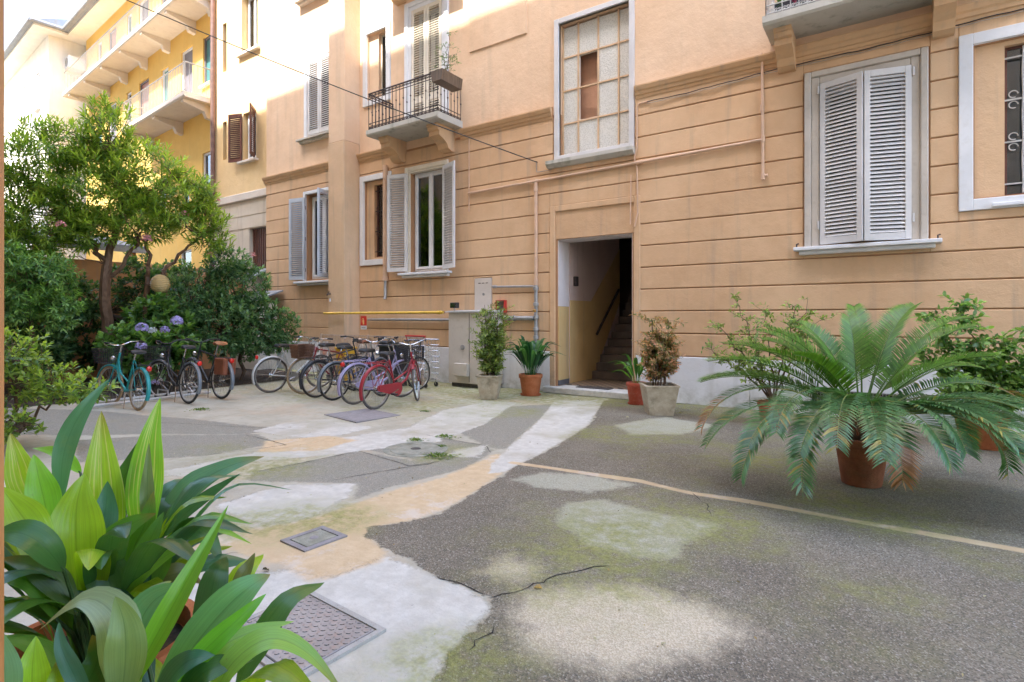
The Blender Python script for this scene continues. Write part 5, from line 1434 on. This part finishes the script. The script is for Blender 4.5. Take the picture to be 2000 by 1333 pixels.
LB = [
 ([(225,1390,1.05),(290,1270,1.08),(345,1170,1.12),(398,1075,1.18),(446,987,1.25)], 50, (0.242,0.545,0.051), {'fold': .5}),
 ([(258,1400,1.05),(238,1290,1.05),(225,1205,1.06),(165,1170,1.08),(75,1232,1.05)], 88, GP, {'tilt': (0,0,.8)}),
 ([(235,1380,1.02),(245,1290,1.02),(243,1220,1.03),(225,1165,1.05)], 80, (0.322,0.443,0.161), {'tilt': (0,0,.2)}),
 ([(262,1330,1.12),(270,1230,1.14),(305,1170,1.17),(368,1142,1.2)], 78, (0.181,0.424,0.202), {'tilt': (0,0,.6)}),
 ([(300,1390,1.02),(370,1275,1.05),(440,1190,1.10),(490,1145,1.14),(528,1122,1.18)], 86, (0.202,0.484,0.161), {'tilt': (0,0,.6), 'fold': .35}),
 ([(320,1360,1.0),(400,1270,1.02),(470,1205,1.06),(520,1160,1.1)], 46, (0.181,0.504,0.040), {'tilt': (.2,0,-.3)}),
 ([(345,1370,1.02),(420,1275,1.05),(490,1235,1.1),(575,1214,1.15)], 44, (0.343,0.624,0.101), {'tilt': (0,0,.8)}),
 ([(400,1400,1.0),(450,1300,1.02),(525,1248,1.06),(600,1275,1.08),(675,1360,1.06)], 58, (0.363,0.645,0.121), {'tilt': (0,0,.9)}),
 ([(450,1170,1.2),(470,1130,1.22),(485,1105,1.24),(498,1080,1.26)], 30, (0.202,0.222,0.070), {}),
 ([(60,1420,1.0),(62,1350,1.0),(64,1295,1.0),(70,1243,1.02)], 70, (0.403,0.685,0.051), {}),
 ([(105,1420,1.0),(106,1370,1.0),(107,1330,1.0),(110,1293,1.02)], 40, GB, {}),
 ([(0,1420,.95),(10,1340,.95),(5,1280,.95),(-15,1215,.95)], 60, (0.202,0.384,0.222), {}),
 ([(190,1420,1.0),(150,1330,1.0),(120,1265,1.02),(115,1215,1.04)], 36, GBL, {}),
 ([(150,1420,1.02),(170,1340,1.02),(190,1290,1.04),(180,1240,1.06)], 70, GD, {}),
 ([(330,1420,1.0),(380,1330,1.0),(430,1300,1.02),(495,1290,1.05)], 60, GD, {'tilt': (0,0,.8)}),
 ([(280,1420,1.0),(330,1330,1.0),(370,1290,1.0),(420,1280,1.02)], 60, GBL, {'tilt': (0,0,.8)}),
 ([(120,1400,1.05),(160,1320,1.06),(230,1340,1.05),(300,1400,1.03)], 60, GD, {'tilt': (0,0,.8)}),
 ([(270,1210,1.2),(290,1170,1.22),(310,1150,1.24),(335,1135,1.26)], 30, GP, {'tip': (0.720,0.705,0.121)}),
]
big_plant('tall strap-leaved plant with bright yellow-green leaves at the left foreground', (-1.80,.62,0), .24, .62, M_POTT, LA, 36, 6)
big_plant('nearest strap-leaved plant with broad arching leaves at the bottom left corner', (-1.27,.60,0), .19, .50, M_POTT, LB, 10, 7, .92)

# sapling in the balcony planter
rg = np.random.default_rng(51)
b = MB(); P, Dd = [], []
for dx, dy, hh in ((0,.05,.95),(.05,-.1,.6),(-.1,.1,.55)):
    p0 = np.array([-7.80,8.98+dy*.3,6.62]); p1 = p0+np.array([dx,dy,hh])
    pts = limb(b, p0, p1, .008, .003, rg, .02, 6, 5)
    for q in range(14):
        c = pts[rg.integers(1, 7)]; az = rg.uniform(0, 6.3); d = norm(np.array([math.cos(az), math.sin(az), .2])); ln = rg.uniform(.05,.32)
        limb(b, c, c+d*ln, .003, .0015, rg, .01, 3, 4); P.append(c+d*ln); Dd.append(d)
b.build('stems', M_STEM, PLANTER, True)
cloud_object('foliage', rosettes(np.array(P), np.array(Dd), 4, .07, .022, 1.1, rg, (.10,.17,.08), (.20,.28,.12), .08), M_LEAF, PLANTER)
# weeds
for k, (u, v, s, lab) in enumerate(((390,802,.13,'weed tuft growing near the left bicycles'),(855,893,.16,'largest weed tuft beside the round manhole'),(872,855,.12,'weed tuft behind the round manhole'),(812,862,.11,'weed tuft left of the round manhole'),(862,874,.07,'tiny weed tuft between the larger manhole weeds'),(830,805,.08,'weed tuft in front of the red bicycle'),(333,778,.10,'weed tuft under the black bicycle'))):
    rg = np.random.default_rng(80+k)
    x, y = gp(u, v)
    t = thing('weed', lab, 'weed', (x, y, .004), group='weeds in the paving')
    n = 130; s *= .75
    P = rg.normal(0, 1, (n, 3))*np.array([s*.65, s*.5, 0]); P[:, 2] = .004
    Dd = np.concatenate([P[:, :2]*2.2+rg.normal(0, .05, (n, 2)), np.full((n, 1), .12)], 1)
    cloud_object('blades', [leaf_cloud(P, Dd, s*rg.uniform(.2, .5, n), s*.13, rg, np.array((.14,.22,.04))*rg.uniform(.7,1.4,(n,1)), droop=.3)], M_LEAF, t)
# fallen bits
for k, (u, v, lab, col) in enumerate(((1042,1152,'curled tan fallen leaf on the asphalt crack',(.55,.36,.12)),(512,1117,'small dark fallen leaf on the pale concrete',(.06,.05,.04)),(1325,808,'dry pale leaf scrap near the red-leaved planter',(.5,.45,.36)),(1222,817,'dry pale leaf scrap left of the red-leaved planter',(.5,.45,.36)))):
    rg = np.random.default_rng(95+k); x, y = gp(u, v)
    o = cloud_object('fallen_leaf', [leaf_cloud(np.array([[0,0,.0]]), np.array([[1,.4,.15]]), .05, .03, rg, np.array([col]), fold=.8)], M_LEAF, None)
    o.location = (x, y, .012); tag(o, lab, 'leaf')

# leaf litter and grit lying about: too small to count
rg = np.random.default_rng(77)
n = 900
P = np.stack([rg.uniform(-11.5, 2.2, n), 9.55-np.abs(rg.normal(0, .8, n)), np.full(n, .012)], 1)
m = 260
Q = np.stack([rg.uniform(-7, 1.5, m), rg.uniform(1.4, 8, m), np.full(m, .012)], 1)
k3 = 380
Q2 = np.stack([rg.normal(-11.6, .5, k3), rg.uniform(3.4, 8.6, k3), np.full(k3, .02)], 1)
P = np.concatenate([P, Q, Q2]); n = len(P)
P = P[(P[:, 1] > .6) & (P[:, 1] < 9.58)]; n = len(P)
az = rg.uniform(0, 6.3, n)
Dd = np.stack([np.cos(az), np.sin(az), rg.uniform(-.02, .15, n)], 1)
pal = np.array([(.42,.34,.20),(.30,.20,.09),(.50,.46,.36),(.16,.12,.06),(.30,.30,.10)])
o = cloud_object('leaf_litter', [leaf_cloud(P, Dd, rg.uniform(.008, .035, n), rg.uniform(.005, .014, n), rg, pal[rg.integers(0, 5, n)], fold=.5)], M_LEAF, None)
o['kind'] = 'stuff'; tag(o, 'scattered dry leaf bits and grit on the paving along the walls', 'leaf litter')

# ------------------------------------------------------------------ bicycles
M_TYRE = paint('tyre_rubber', (.035,.034,.033), .25, 20, .8)
M_TYREB = paint('tan_tyre', (.30,.22,.13), .2, 20, .8)
M_TYREG = paint('worn_tyre', (.11,.10,.09), .25, 20, .85)
M_RIM = paint('rim_steel', (.42,.41,.39), .15, 12, .35, .8, wear=((.25,.15,.09), .4))
M_CHROME = paint('chrome', (.60,.60,.60), .08, 12, .22, .95)
M_BLK = M_BLK
M_BLACK = paint('black_paint', (.03,.03,.034), .2, 9, .38)
M_SADDLE = paint('black_saddle', (.028,.027,.027), .2, 9, .55)
M_TAN = paint('tan_leather', (.36,.15,.06), .15, 9, .5)
M_BAG = paint('brown_bag', (.20,.065,.03), .2, 7, .6)
M_WICK = wood('wicker', (.10,.045,.025), (.20,.10,.055), (60,60,90))
M_GRIP = paint('grip_rubber', (.03,.03,.03), .1, 9, .7)
def lamp_red():
    return paint('reflector_red', (.62,.02,.015), .1, 30, .25, spec=.6)
M_REFL = lamp_red()
M_AMBER = paint('reflector_amber', (.75,.28,.02), .1, 30, .25)
SPOKES = {}
def wheel(t, c, r, tyre, rim, M, hub_spokes=28, fat=.019):
    """wheel > tyre, rim, spokes, hub"""
    w = MB().ring(c, r-fat, fat, 40, 8, M=M).build('wheel', tyre, t, True)
    MB().ring(c, r-2*fat-.006, .010, 40, 6, wide=1.3, M=M).build('rim', rim, w, True)
    b = MB()
    rr = r-2*fat-.012
    for i in range(hub_spokes):
        a = 2*math.pi*i/hub_spokes; a2 = a + (.9 if i % 4 < 2 else -.9)
        s = .03 if i % 2 else -.03
        b.tube([(c[0]+.022*math.cos(a2), c[1]+s, c[2]+.022*math.sin(a2)), (c[0]+rr*math.cos(a), c[1], c[2]+rr*math.sin(a))], .0014, 3, M=M, cap=False)
    b.build('spokes', M_CHROME, w)
    MB().lathe([(.012,-.05),(.03,-.038),(.03,-.03),(.016,-.025),(.016,.025),(.03,.03),(.03,.038),(.012,.05)], 12, M=M @ Matrix.Translation(c) @ Matrix.Rotation(R(90),4,'X')).build('hub', M_CHROME, w, True)
    return w
def bike(label, rear, heading, frame_m, lean=4, r=.345, style='step', steer=0, tyre=None, rim=None, guard=None, rack=True, light=True, basket=None,
         chain=None, saddle=None, bar='city', bag=None, stand=True, bottle=False, guard_front=True, flip=False, bag_m=None, seat_h=.93):
    wb = 1.07
    hd = R(heading)
    # thing sits at the contact point of its rear wheel (or front wheel when it faces the other way)
    x, y = rear
    if flip: x, y = x - wb*math.cos(hd), y - wb*math.sin(hd)
    t = thing('bicycle', label, 'bicycle', (x, y, 0), hd, group='parked bicycles')
    t.rotation_euler = (R(lean), 0, hd)
    tyre, rim = tyre or M_TYRE, rim or M_RIM
    I = Matrix.Identity(4)
    wheel(t, (0,0,r), r, tyre, rim, I)
    ht, hb = Vector((wb-.25,0,.90)), Vector((wb-.17,0,.66))     # head tube top/bottom
    ax = (ht-hb).normalized()
    ST = Matrix.Translation(hb) @ Matrix.Rotation(R(steer), 4, ax) @ Matrix.Translation(-hb)
    wheel(t, (wb,0,r), r, tyre, rim, ST)
    bb, seat, axl = Vector((.46,0,.29)), Vector((.26,0,.80)), Vector((0,0,r))
    b = MB()
    b.tube([bb, seat], .015, 8); b.tube([hb-ax*.01, ht], .018, 10)
    if style == 'step':
        b.tube([hb+ax*.02, hb.lerp(bb,.35)-Vector((0,0,.10)), bb+Vector((.07,0,.03)), bb], .019, 8)
        b.tube([hb+ax*.13, hb.lerp(bb,.33)+Vector((0,0,.03)), bb.lerp(seat,.28)+Vector((.02,0,0))], .014, 8)
    elif style == 'mixte':
        b.tube([hb+ax*.02, bb], .019, 8); b.tube([ht-ax*.04, bb.lerp(seat,.45)], .014, 8)
    else:
        b.tube([hb+ax*.02, bb], .019, 8); b.tube([ht-ax*.03, seat-Vector((0,0,.03))], .015, 8)
    for s in (-1, 1):
        b.tube([bb+Vector((0,.025*s,0)), axl+Vector((0,.06*s,0))], .009, 6)
        b.tube([seat+Vector((0,.015*s,-.02)), axl+Vector((0,.06*s,0))], .008, 6)
    b.lathe([(.026,-.035),(.026,.035)], 12, M=Matrix.Translation(bb) @ Matrix.Rotation(R(90),4,'X'))
    b.build('frame', frame_m, t, True)
    b = MB()
    fx = Vector((wb,0,r))
    for s in (-1, 1): b.tube([hb+Vector((0,.045*s,-.02)), hb.lerp(fx,.55)+Vector((-.015,.05*s,0)), fx+Vector((0,.05*s,0))], .010, 6, M=ST)
    b.tube([hb+Vector((0,-.05,-.015)), hb+Vector((0,.05,-.015))], .016, 8, M=ST)
    b.build('fork', frame_m, t, True)
    # handlebar
    top = ht + ax*.12
    b = MB(); b.tube([ht, top], .012, 8, M=ST); b.tube([top, top+Vector((.06,0,.01))], .012, 8, M=ST)
    c0 = top+Vector((.06,0,.01))
    if bar == 'city': L = [(-.20,.29,.05),(-.08,.28,.06),(.02,.20,.05),(.03,.06,.0),(0,0,0)]
    elif bar == 'drop': L = [(-.02,.21,-.12),(.08,.21,-.11),(.10,.21,-.02),(.04,.20,.01),(0,.1,0),(0,0,0)]
    else: L = [(-.06,.30,.02),(-.02,.15,.02),(0,0,0)]
    full = [c0+Vector(p) for p in L] + [c0+Vector((p[0],-p[1],p[2])) for p in L[-2::-1]]
    b.tube(full, .011, 8, M=ST)
    hbar = b.build('handlebar', M_CHROME if frame_m is not M_BLACK else M_BLACK, t, True)
    for s in (0, -1):
        p, q = (full[0], full[1]) if s == 0 else (full[-1], full[-2])
        MB().tube([p, p.lerp(q, .95)], .016, 8, M=ST).build('grip', M_GRIP, hbar, True)
        MB().tube([p.lerp(q,.9)+Vector((.02,0,-.01)), p.lerp(q,.4)+Vector((.05,0,-.035)), p+Vector((.04,0,-.045))], .005, 5, M=ST).build('brake_lever', M_CHROME, hbar, True)
    for s in (-1, 1):
        g0 = full[1] if s > 0 else full[-2]
        MB().tube([g0, top+Vector((.16,.10*s,.07)), top+Vector((.10,.03*s,-.12)), hb+Vector((.03,.01*s,-.02)) if s > 0 else hb.lerp(bb,.5)+Vector((0,.02*s,.02))], .0035, 5, M=ST if s > 0 else None).build('brake_cable', M_BLACK, hbar, True)
    # saddle
    sp = seat + (seat-bb).normalized()*(seat_h-.82)
    MB().tube([seat, sp], .013, 8).build('seat_post', M_CHROME, t, True)
    prof = [(-.14,.10,.0),(-.11,.115,.03),(-.03,.095,.032),(.05,.05,.026),(.12,.028,.022),(.155,.018,.005)]
    vs_, fs_ = [], []
    for (dx, w_, z_) in prof:
        for k in range(9):
            a = math.pi*k/8
            vs_.append((sp.x+dx, w_*math.cos(a), sp.z+.01+z_+.028*math.sin(a)))
        vs_.append((sp.x+dx, 0, sp.z-.005))
    for i in range(5):
        for k in range(8): fs_.append((i*10+k, i*10+k+1, i*10+11+k, i*10+10+k))
        fs_ += [(i*10+9, i*10, i*10+10, i*10+19), (i*10+8, i*10+9, i*10+19, i*10+18)]
    fs_ += [tuple(range(10)), tuple(range(59, 49, -1))]
    MB().add(vs_, fs_).build('saddle', saddle or M_SADDLE, t, True)
    # guards
    if guard:
        def guardm(a0, a1, c, M_):
            vs2, fs2 = [], []
            n = 22
            for i in range(n+1):
                a = R(a0)+(R(a1)-R(a0))*i/n
                for (dy, dr) in ((-.032,-.016),(-.024,.004),(0,.012),(.024,.004),(.032,-.016)):
                    rr = r+.018+dr
                    vs2.append((c[0]+rr*math.cos(a), dy, c[2]+rr*math.sin(a)))
            for i in range(n):
                for k in range(4): fs2.append((i*5+k, i*5+k+1, i*5+6+k, i*5+5+k))
            o = MB().add(vs2, fs2, M_).build('mudguard', guard, t, True)
            for s in (-1, 1):
                a = R(a0)+(R(a1)-R(a0))*(.82 if c[0] < .5 else .15)
                MB().tube([(c[0],.06*s,c[2]), (c[0]+(r+.01)*math.cos(a), .032*s, c[2]+(r+.01)*math.sin(a))], .003, 4, M=M_).build('stay', M_CHROME, o)
        guardm(20, 205, (0,0,r), I)
        if guard_front: guardm(-15, 140, (wb,0,r), ST)
    if rack:
        b = MB(); z = 2*r+.06
        for s in (-1, 1):
            b.tube([(.22,.05*s,z+.02),(.10,.06*s,z),(-.26,.06*s,z),(-.28,.03*s,z)], .006, 6)
            b.tube([(-.12,.06*s,z),(0,.07*s,r)], .005, 6)
        for k in range(4): b.tube([(.1-.11*k,-.06,z),(.1-.11*k,.06,z)], .005, 5)
        b.build('rack', frame_m if rack == 'frame' else M_BLACK, t, True)
    if light:
        MB().lathe([(.038,-.02),(.042,0),(.03,.018),(.005,.022)], 14, M=Matrix.Translation((-.30,0,2*r+.01)) @ Matrix.Rotation(R(-90),4,'Y')).build('rear_light', M_REFL, t, True)
    # crank, chain guard, pedals
    b = MB(); ca = R(20)
    for s in (-1, 1):
        e = bb+Vector((.165*math.cos(ca)*s, .07*s, .165*math.sin(ca)*s))
        b.tube([bb+Vector((0,.07*s,0)), e], .009, 6)
    cr = b.build('crank', M_CHROME, t, True)
    for s in (-1, 1):
        e = bb+Vector((.165*math.cos(ca)*s, .12*s, .165*math.sin(ca)*s))
        MB().cbox(e.x-.045, e.x+.045, e.y-.045, e.y+.045, e.z-.012, e.z+.012, .004).build('pedal', M_BLACK, cr)
    if chain:
        P2 = [(bb.x+.115*math.cos(a_), bb.z+.115*math.sin(a_)) for a_ in np.linspace(-1.5, 1.5, 12)] + [(-.02, r+.045), (-.05, r), (-.02, r-.045)]
        MB().prism(P2, -.062, -.044, 'y').build('chain_guard', chain, t)
    else:
        MB().lathe([(.02,-.002),(.095,-.002),(.095,.002),(.02,.002)], 28, M=Matrix.Translation(bb+Vector((0,-.045,0))) @ Matrix.Rotation(R(90),4,'X')).build('chainring', M_RIM, t)
        b = MB(); b.tube([bb+Vector((0,-.045,.09)), (0,-.045,r+.035)], .005, 4); b.tube([bb+Vector((0,-.045,-.09)), (0,-.045,r-.035)], .005, 4); b.build('chain', M_BLACK, t)
    if stand: MB().tube([(.36,.05,.27),(.26,.17 if lean < 0 else .1,.012)], .009, 6).build('kickstand', M_CHROME, t, True)
    if basket:
        cx, cz = wb+.06, .72
        b = MB()
        W0, W1, Ln, Hh = .15, .18, .13, .24
        if basket == 'wicker':
            for k in range(9):
                f = k/8; ww, ll = W0+(W1-W0)*f, Ln+.03*f
                pts = [(cx-ll,-ww,cz+Hh*f),(cx+ll,-ww,cz+Hh*f),(cx+ll,ww,cz+Hh*f),(cx-ll,ww,cz+Hh*f),(cx-ll,-ww,cz+Hh*f)]
                b.tube(pts, .016, 6, M=ST)
            b.box(cx-Ln, cx+Ln, -W0, W0, cz-.01, cz+.01, ST)
        else:
            for k in range(7):
                f = k/6; ww, ll = W0+(W1-W0)*f, Ln+.03*f
                pts = [(cx-ll,-ww,cz+Hh*f),(cx+ll,-ww,cz+Hh*f),(cx+ll,ww,cz+Hh*f),(cx-ll,ww,cz+Hh*f),(cx-ll,-ww,cz+Hh*f)]
                b.tube(pts, .005 if k == 6 else .0028, 5, M=ST)
            for i in range(11):
                q = -1+2*i/10
                for s in (-1, 1):
                    b.tube([(cx+q*Ln,s*W0,cz),(cx+q*(Ln+.03),s*W1,cz+Hh)], .0028, 4, M=ST)
                    b.tube([(cx+s*Ln,q*W0,cz),(cx+s*(Ln+.03),q*W1,cz+Hh)], .0028, 4, M=ST)
                b.tube([(cx-Ln,q*W0,cz),(cx+Ln,q*W0,cz)], .0028, 4, M=ST)
        b.build('basket', M_WICK if basket == 'wicker' else M_BLACK, t, basket == 'wicker')
    MB().lathe([(.02,-.03),(.045,0),(.045,.02),(.02,.025)], 14, M=ST @ Matrix.Translation((wb-.08,0,.80)) @ Matrix.Rotation(R(90),4,'Y')).build('headlight', M_CHROME, t, True)
    if bag:
        z = 2*r+.05
        for s in (-1, 1):
            MB().cbox(-.24,.08,.075*s-.045,.075*s+.045,z-.30,z+.005,.015).build('pannier', bag_m or M_BAG, t)
    return t
mb = lambda n, c, **k: paint(n, c, .06, 9, .32, **k)
M_GREYB = mb('silver_frame', (.52,.52,.50)); M_TEAL = mb('teal_frame', (.015,.26,.27)); M_LILAC = mb('lilac_frame', (.38,.34,.52)); M_REDB = mb('red_frame', (.32,.025,.035)); M_DKRED = mb('dark_red_frame', (.22,.03,.03)); M_NAVY = mb('navy_frame', (.03,.045,.09)); M_GRG = mb('grey_guard', (.16,.18,.20))
# right-hand row, backs towards the yard
bike('silver bicycle with pale mudguard at the left end of the row by the facade', (-10.16,6.40), 84, M_GREYB, 3, .355, 'mixte', 5, M_TYREG, None, M_GREYB, False, True, guard_front=False)
bike('tan-tyred bicycle facing outward with a brown wicker basket', (-9.44,6.66), -92, M_DKRED, -3, .36, 'city', -8, M_TYREB, None, None, False, False, 'wicker', flip=True)
bike('black bicycle with bare rear wheel, third in the row by the facade', (-8.84,6.50), 88, M_BLACK, 3, .345, 'city', -14, None, None, M_BLACK, True, False, seat_h=.98)
bike('dark navy bicycle with grey mudguard and amber reflector, fourth in the row', (-8.29,6.46), 90, M_NAVY, 4, .345, 'step', 12, None, None, M_GRG, True, False, seat_h=.95)
bike('lilac ladies bicycle with round red rear light beside the red one', (-7.60,6.36), 88, M_LILAC, 4, .35, 'step', -10, M_TYREG, None, M_LILAC, 'frame', True, 'wire', M_LILAC, seat_h=.92, bar='city')
bike('red ladies bicycle with red chain guard at the right end of the row', (-6.92,6.20), 96, M_REDB, 5, .355, 'step', 32, M_TYREG, None, M_REDB, 'frame', False, 'wire', M_REDB, seat_h=.90)
bike('black racing bicycle standing behind the red one beside the bin', (-7.95,7.32), 95, M_BLACK, -3, .345, 'city', -5, None, None, None, False, False, bar='drop', seat_h=1.02)
bike('black bicycle with brown saddle standing behind, close to the wall railing', (-9.0,7.55), 84, M_BLACK, 3, .345, 'step', 10, None, None, M_BLACK, True, False, saddle=M_BAG, seat_h=1.0)
# left-hand row by the garden
bike('teal bicycle with wire basket by the spindle bush', (-10.0,3.98), 180, M_TEAL, 4, .335, 'step', 12, M_TYREB, None, M_TEAL, True, True, 'wire', seat_h=.93)
bike('black city bicycle with wire basket in front of the hydrangea', (-10.05,4.78), 180, M_BLACK, 4, .35, 'step', 14, None, None, M_GRG, True, True, 'wire', seat_h=.98)
bike('bicycle with tan saddle and brown panniers nearest the evergreen shrub', (-10.14,5.40), 181, M_BLACK, 3, .35, 'city', 0, None, None, M_GRG, True, True, None, saddle=M_TAN, bag=True, seat_h=1.02)
# ground rails of the left bicycle stand
t = thing('bicycle_rack', 'low pale tubular rack on the ground under the left bicycles', 'rack', (-10.8,4.7,0), world=True)
for k, off in enumerate((0, .42)):
    a, c = Vector((-10.75-off,3.6,.05)), Vector((-10.9-off,5.6,.05))
    MB().tube([a, c], .025, 8).build('rail', M_IRONP, t, True)
for k in range(4):
    yy = 3.7+k*.56; xx = -10.76-(yy-3.6)*.075
    MB().tube([(xx,yy,.05),(xx-.02,yy,.16),(xx-.40,yy,.16),(xx-.42,yy,.05)], .012, 6).build('hoop', M_IRONP, t, True)
# railing, trolley, bins by the wall
t = thing('metal_railing', 'long low rusty railing standing along the wall behind the bicycles', 'railing', (-10,9.3,0), world=True)
m_rust = paint('rusty_white', (.52,.40,.32), .15, 8, .7, wear=((.30,.13,.07), .7))
b = MB()
for i in range(61): b.box(-12.0+i*.057-.006, -12.0+i*.057+.006, 9.0-.005, 9.0+.005, .1, 1.03)
b.build('bars', m_rust, t)
for z in (1.05, .12): MB().box(-12.05,-8.5,8.98,9.02,z-.015,z+.015).build('rail', m_rust, t)
for x in (-12.05,-10.3,-8.52): MB().box(x-.02,x+.02,8.975,9.025,0,1.08).build('post', m_rust, t)
t = thing('wire_trolley', 'tall wire cage trolley with a red handle left of the meter cabinet', 'trolley', (-8.45,8.9,0), world=True)
b = MB(); x0,x1,y0,y1,z0,z1 = -8.62,-8.08,8.62,9.05,.16,1.02
for s in np.linspace(x0,x1,8):
    for yy in (y0,y1): b.tube([(s,yy,z0),(s,yy,z1)], .004, 4)
for s in np.linspace(y0,y1,6):
    for xx in (x0,x1): b.tube([(xx,s,z0),(xx,s,z1)], .004, 4)
for z in np.linspace(z0,z1,8): b.tube([(x0,y0,z),(x1,y0,z),(x1,y1,z),(x0,y1,z),(x0,y0,z)], .006, 4)
for s in np.linspace(x0,x1,8): b.tube([(s,y0,z0),(s,y1,z0)], .004, 4)
b.build('cage', M_CHROME, t)
MB().tube([(x0-.02,y0-.03,1.10),(x1+.02,y0-.03,1.10)], .018, 8).build('handle', M_RED, t, True)
for s in (x0,x1): MB().tube([(s,y0,1.0),(s,y0-.03,1.10)], .01, 6).build('handle_post', M_RED, t)
for xx in (x0+.05,x1-.05):
    for yy in (y0+.05,y1-.05): MB().lathe([(.05,-.015),(.055,0),(.05,.015)], 14, M=Matrix.Translation((xx,yy,.055)) @ Matrix.Rotation(R(90),4,'X')).build('caster', M_TYRE, t, True)
for xx in (x0+.05,x1-.05):
    for yy in (y0+.05,y1-.05): MB().box(xx-.01,xx+.01,yy-.024,yy-.017,.05,.165).build('caster_fork', M_CHROME, t)
t = thing('waste_bin', 'black plastic waste bin with a flat lid behind the red bicycle', 'bin', (-8.95,8.55,0))
MB().prism([(-.19,.0),(.19,.0),(.24,.86),(-.24,.86)], -.21, .21, 'y').build('body', M_BLACK, t)
MB().cbox(-.26,.26,-.25,.24,.862,.91,.012).build('lid', M_BLACK, t)
MB().tube([(-.2,.26,.88),(.2,.26,.88)], .014, 8).build('handle', M_BLACK, t)
t = thing('storage_bin', 'yellow plastic bin standing by the wall behind the bicycles', 'bin', (-10.75,8.72,0))
m_yb = paint('yellow_plastic', (.62,.36,.03), .1, 5, .45)
MB().prism([(-.14,.0),(.14,.0),(.17,.74),(-.17,.74)], -.16, .16, 'y').build('body', m_yb, t)
MB().cbox(-.19,.19,-.19,.19,.742,.79,.01).build('lid', m_yb, t)
t = thing('poster_board', 'leaning board with faded pink and red pictures beside the silver bicycle', 'board', (-12.6,9.3,0), world=True)
Mx = Matrix.Translation((-12.75,9.50,.0)) @ Matrix.Rotation(R(-7),4,'X')
MB().box(-.5,.5,-.01,.01,.01,.85, Mx).build('panel', M_WHITE, t)
for k, (a, z, s, c_) in enumerate(((-.3,.62,.10,(.62,.30,.36)),(.05,.5,.12,(.5,.18,.12)),(.3,.3,.11,(.25,.4,.55)),(-.2,.25,.10,(.6,.5,.3)))):
    MB().box(a-s,a+s,-.0135,-.0105,z-s*.8,z+s*.8, Mx).build('picture', paint('faded_print_%d' % k, c_, .25, 14, .6), t)

# ------------------------------------------------------------------ garden edge, wall, shed roof and globe lamp
soil = MB().add([(-17,1.0,.015),(-12.0,2.6,.015),(-11.7,4.0,.015),(-11.75,6.4,.015),(-11.95,7.9,.015),(-12.2,9.0,.015),(-17,9.6,.015)], [(0,1,2,3,4,5,6)]).build('garden_soil', M_SOIL)
structure(soil)
t = thing('garden_wall', 'orange plastered garden wall behind the trees at the left', 'wall', (-16.3,4.5,0), world=True)
MB().cbox(-16.5,-16.2,-.0,9.4,0,2.9,.02).build('wall', plaster('garden_plaster', (.50,.24,.10), (.58,.30,.14)), t)
t = thing('lean_to_roof', 'grey sheet lean-to roof above the garden wall at far left', 'roof', (-16.6,4.5,2.9), world=True)
MB().prism([(-16.05,3.28),(-18.6,3.75),(-18.6,3.80),(-16.05,3.33)], .3, 6.6, 'y').build('sheet', M_TILE, t)
MB().box(-16.12,-16.04,.3,6.6,3.16,3.28).build('fascia', M_PIPEG, t)
for yy in (.6,2.5,4.4,6.4): MB().box(-16.4,-16.3,yy-.05,yy+.05,2.902,3.33).build('post', M_WOOD, t)
t = thing('low_grey_shed', 'small pale grey shed wall showing between the shrub and facade', 'shed', (-15.4,8.9,0), world=True)
MB().cbox(-16.0,-14.75,8.9,9.5,0,1.9,.01).build('wall', M_BLKG, t)
MB().prism([(8.75,1.95),(9.6,2.25),(9.6,2.29),(8.75,1.99)], -16.1, -14.6).build('roof', M_TILE, t)
p = at(313,555,12.0)
t = thing('globe_lamp', 'round golden ribbed garden lamp globe on a thin post in the shrubs', 'lamp', (p.x,p.y,0))
prof = []
for i in range(33):
    a = math.pi*i/32
    r_ = .185*math.sin(a)*(1+.035*math.cos(i*math.pi)); prof.append((max(.004, r_), p.z-.205*math.cos(a)))
MB().lathe(prof, 32).build('globe', paint('gold_globe', (.50,.36,.16), .1, 6, .5), t, True)
MB().tube([(0,0,0),(0,0,p.z-.19)], .03, 10).build('post', M_BLACK, t, True)
MB().lathe([(.08,p.z-.22),(.07,p.z-.18),(.03,p.z-.17)], 14).build('collar', M_BLACK, t, True)

# flower boxes on the right balcony
t = thing('balcony_flowers', 'flower boxes with pink blooms behind the right balcony railing', 'planter', (-.6,9.1,5.99), world=True)
MB().box(-1.45,.6,9.06,9.28,5.992,6.17).build('box', paint('dark_box', (.05,.05,.07), .2, 5, .6), t)
rg = np.random.default_rng(61)
P = np.stack([rg.uniform(-1.4,.55,120), rg.uniform(9.0,9.3,120), rg.uniform(6.15,6.35,120)], 1)
cloud_object('foliage', rosettes(P, np.tile([0,-.4,1.0],(120,1)), 6, .08, .04, 1.2, rg, (.04,.10,.03), (.12,.22,.06), .05), M_LEAF, t)
P = np.stack([rg.uniform(-1.3,.4,26), rg.uniform(8.98,9.1,26), rg.uniform(6.1,6.4,26)], 1)
cloud_object('flowers', rosettes(P, np.tile([0,-1.0,.4],(26,1)), 7, .035, .035, 1.3, rg, (.5,.03,.12), (.62,.08,.22), .01), M_PETAL, t)

for o in list(bpy.data.objects):
    if '_w' in o: del o['_w']
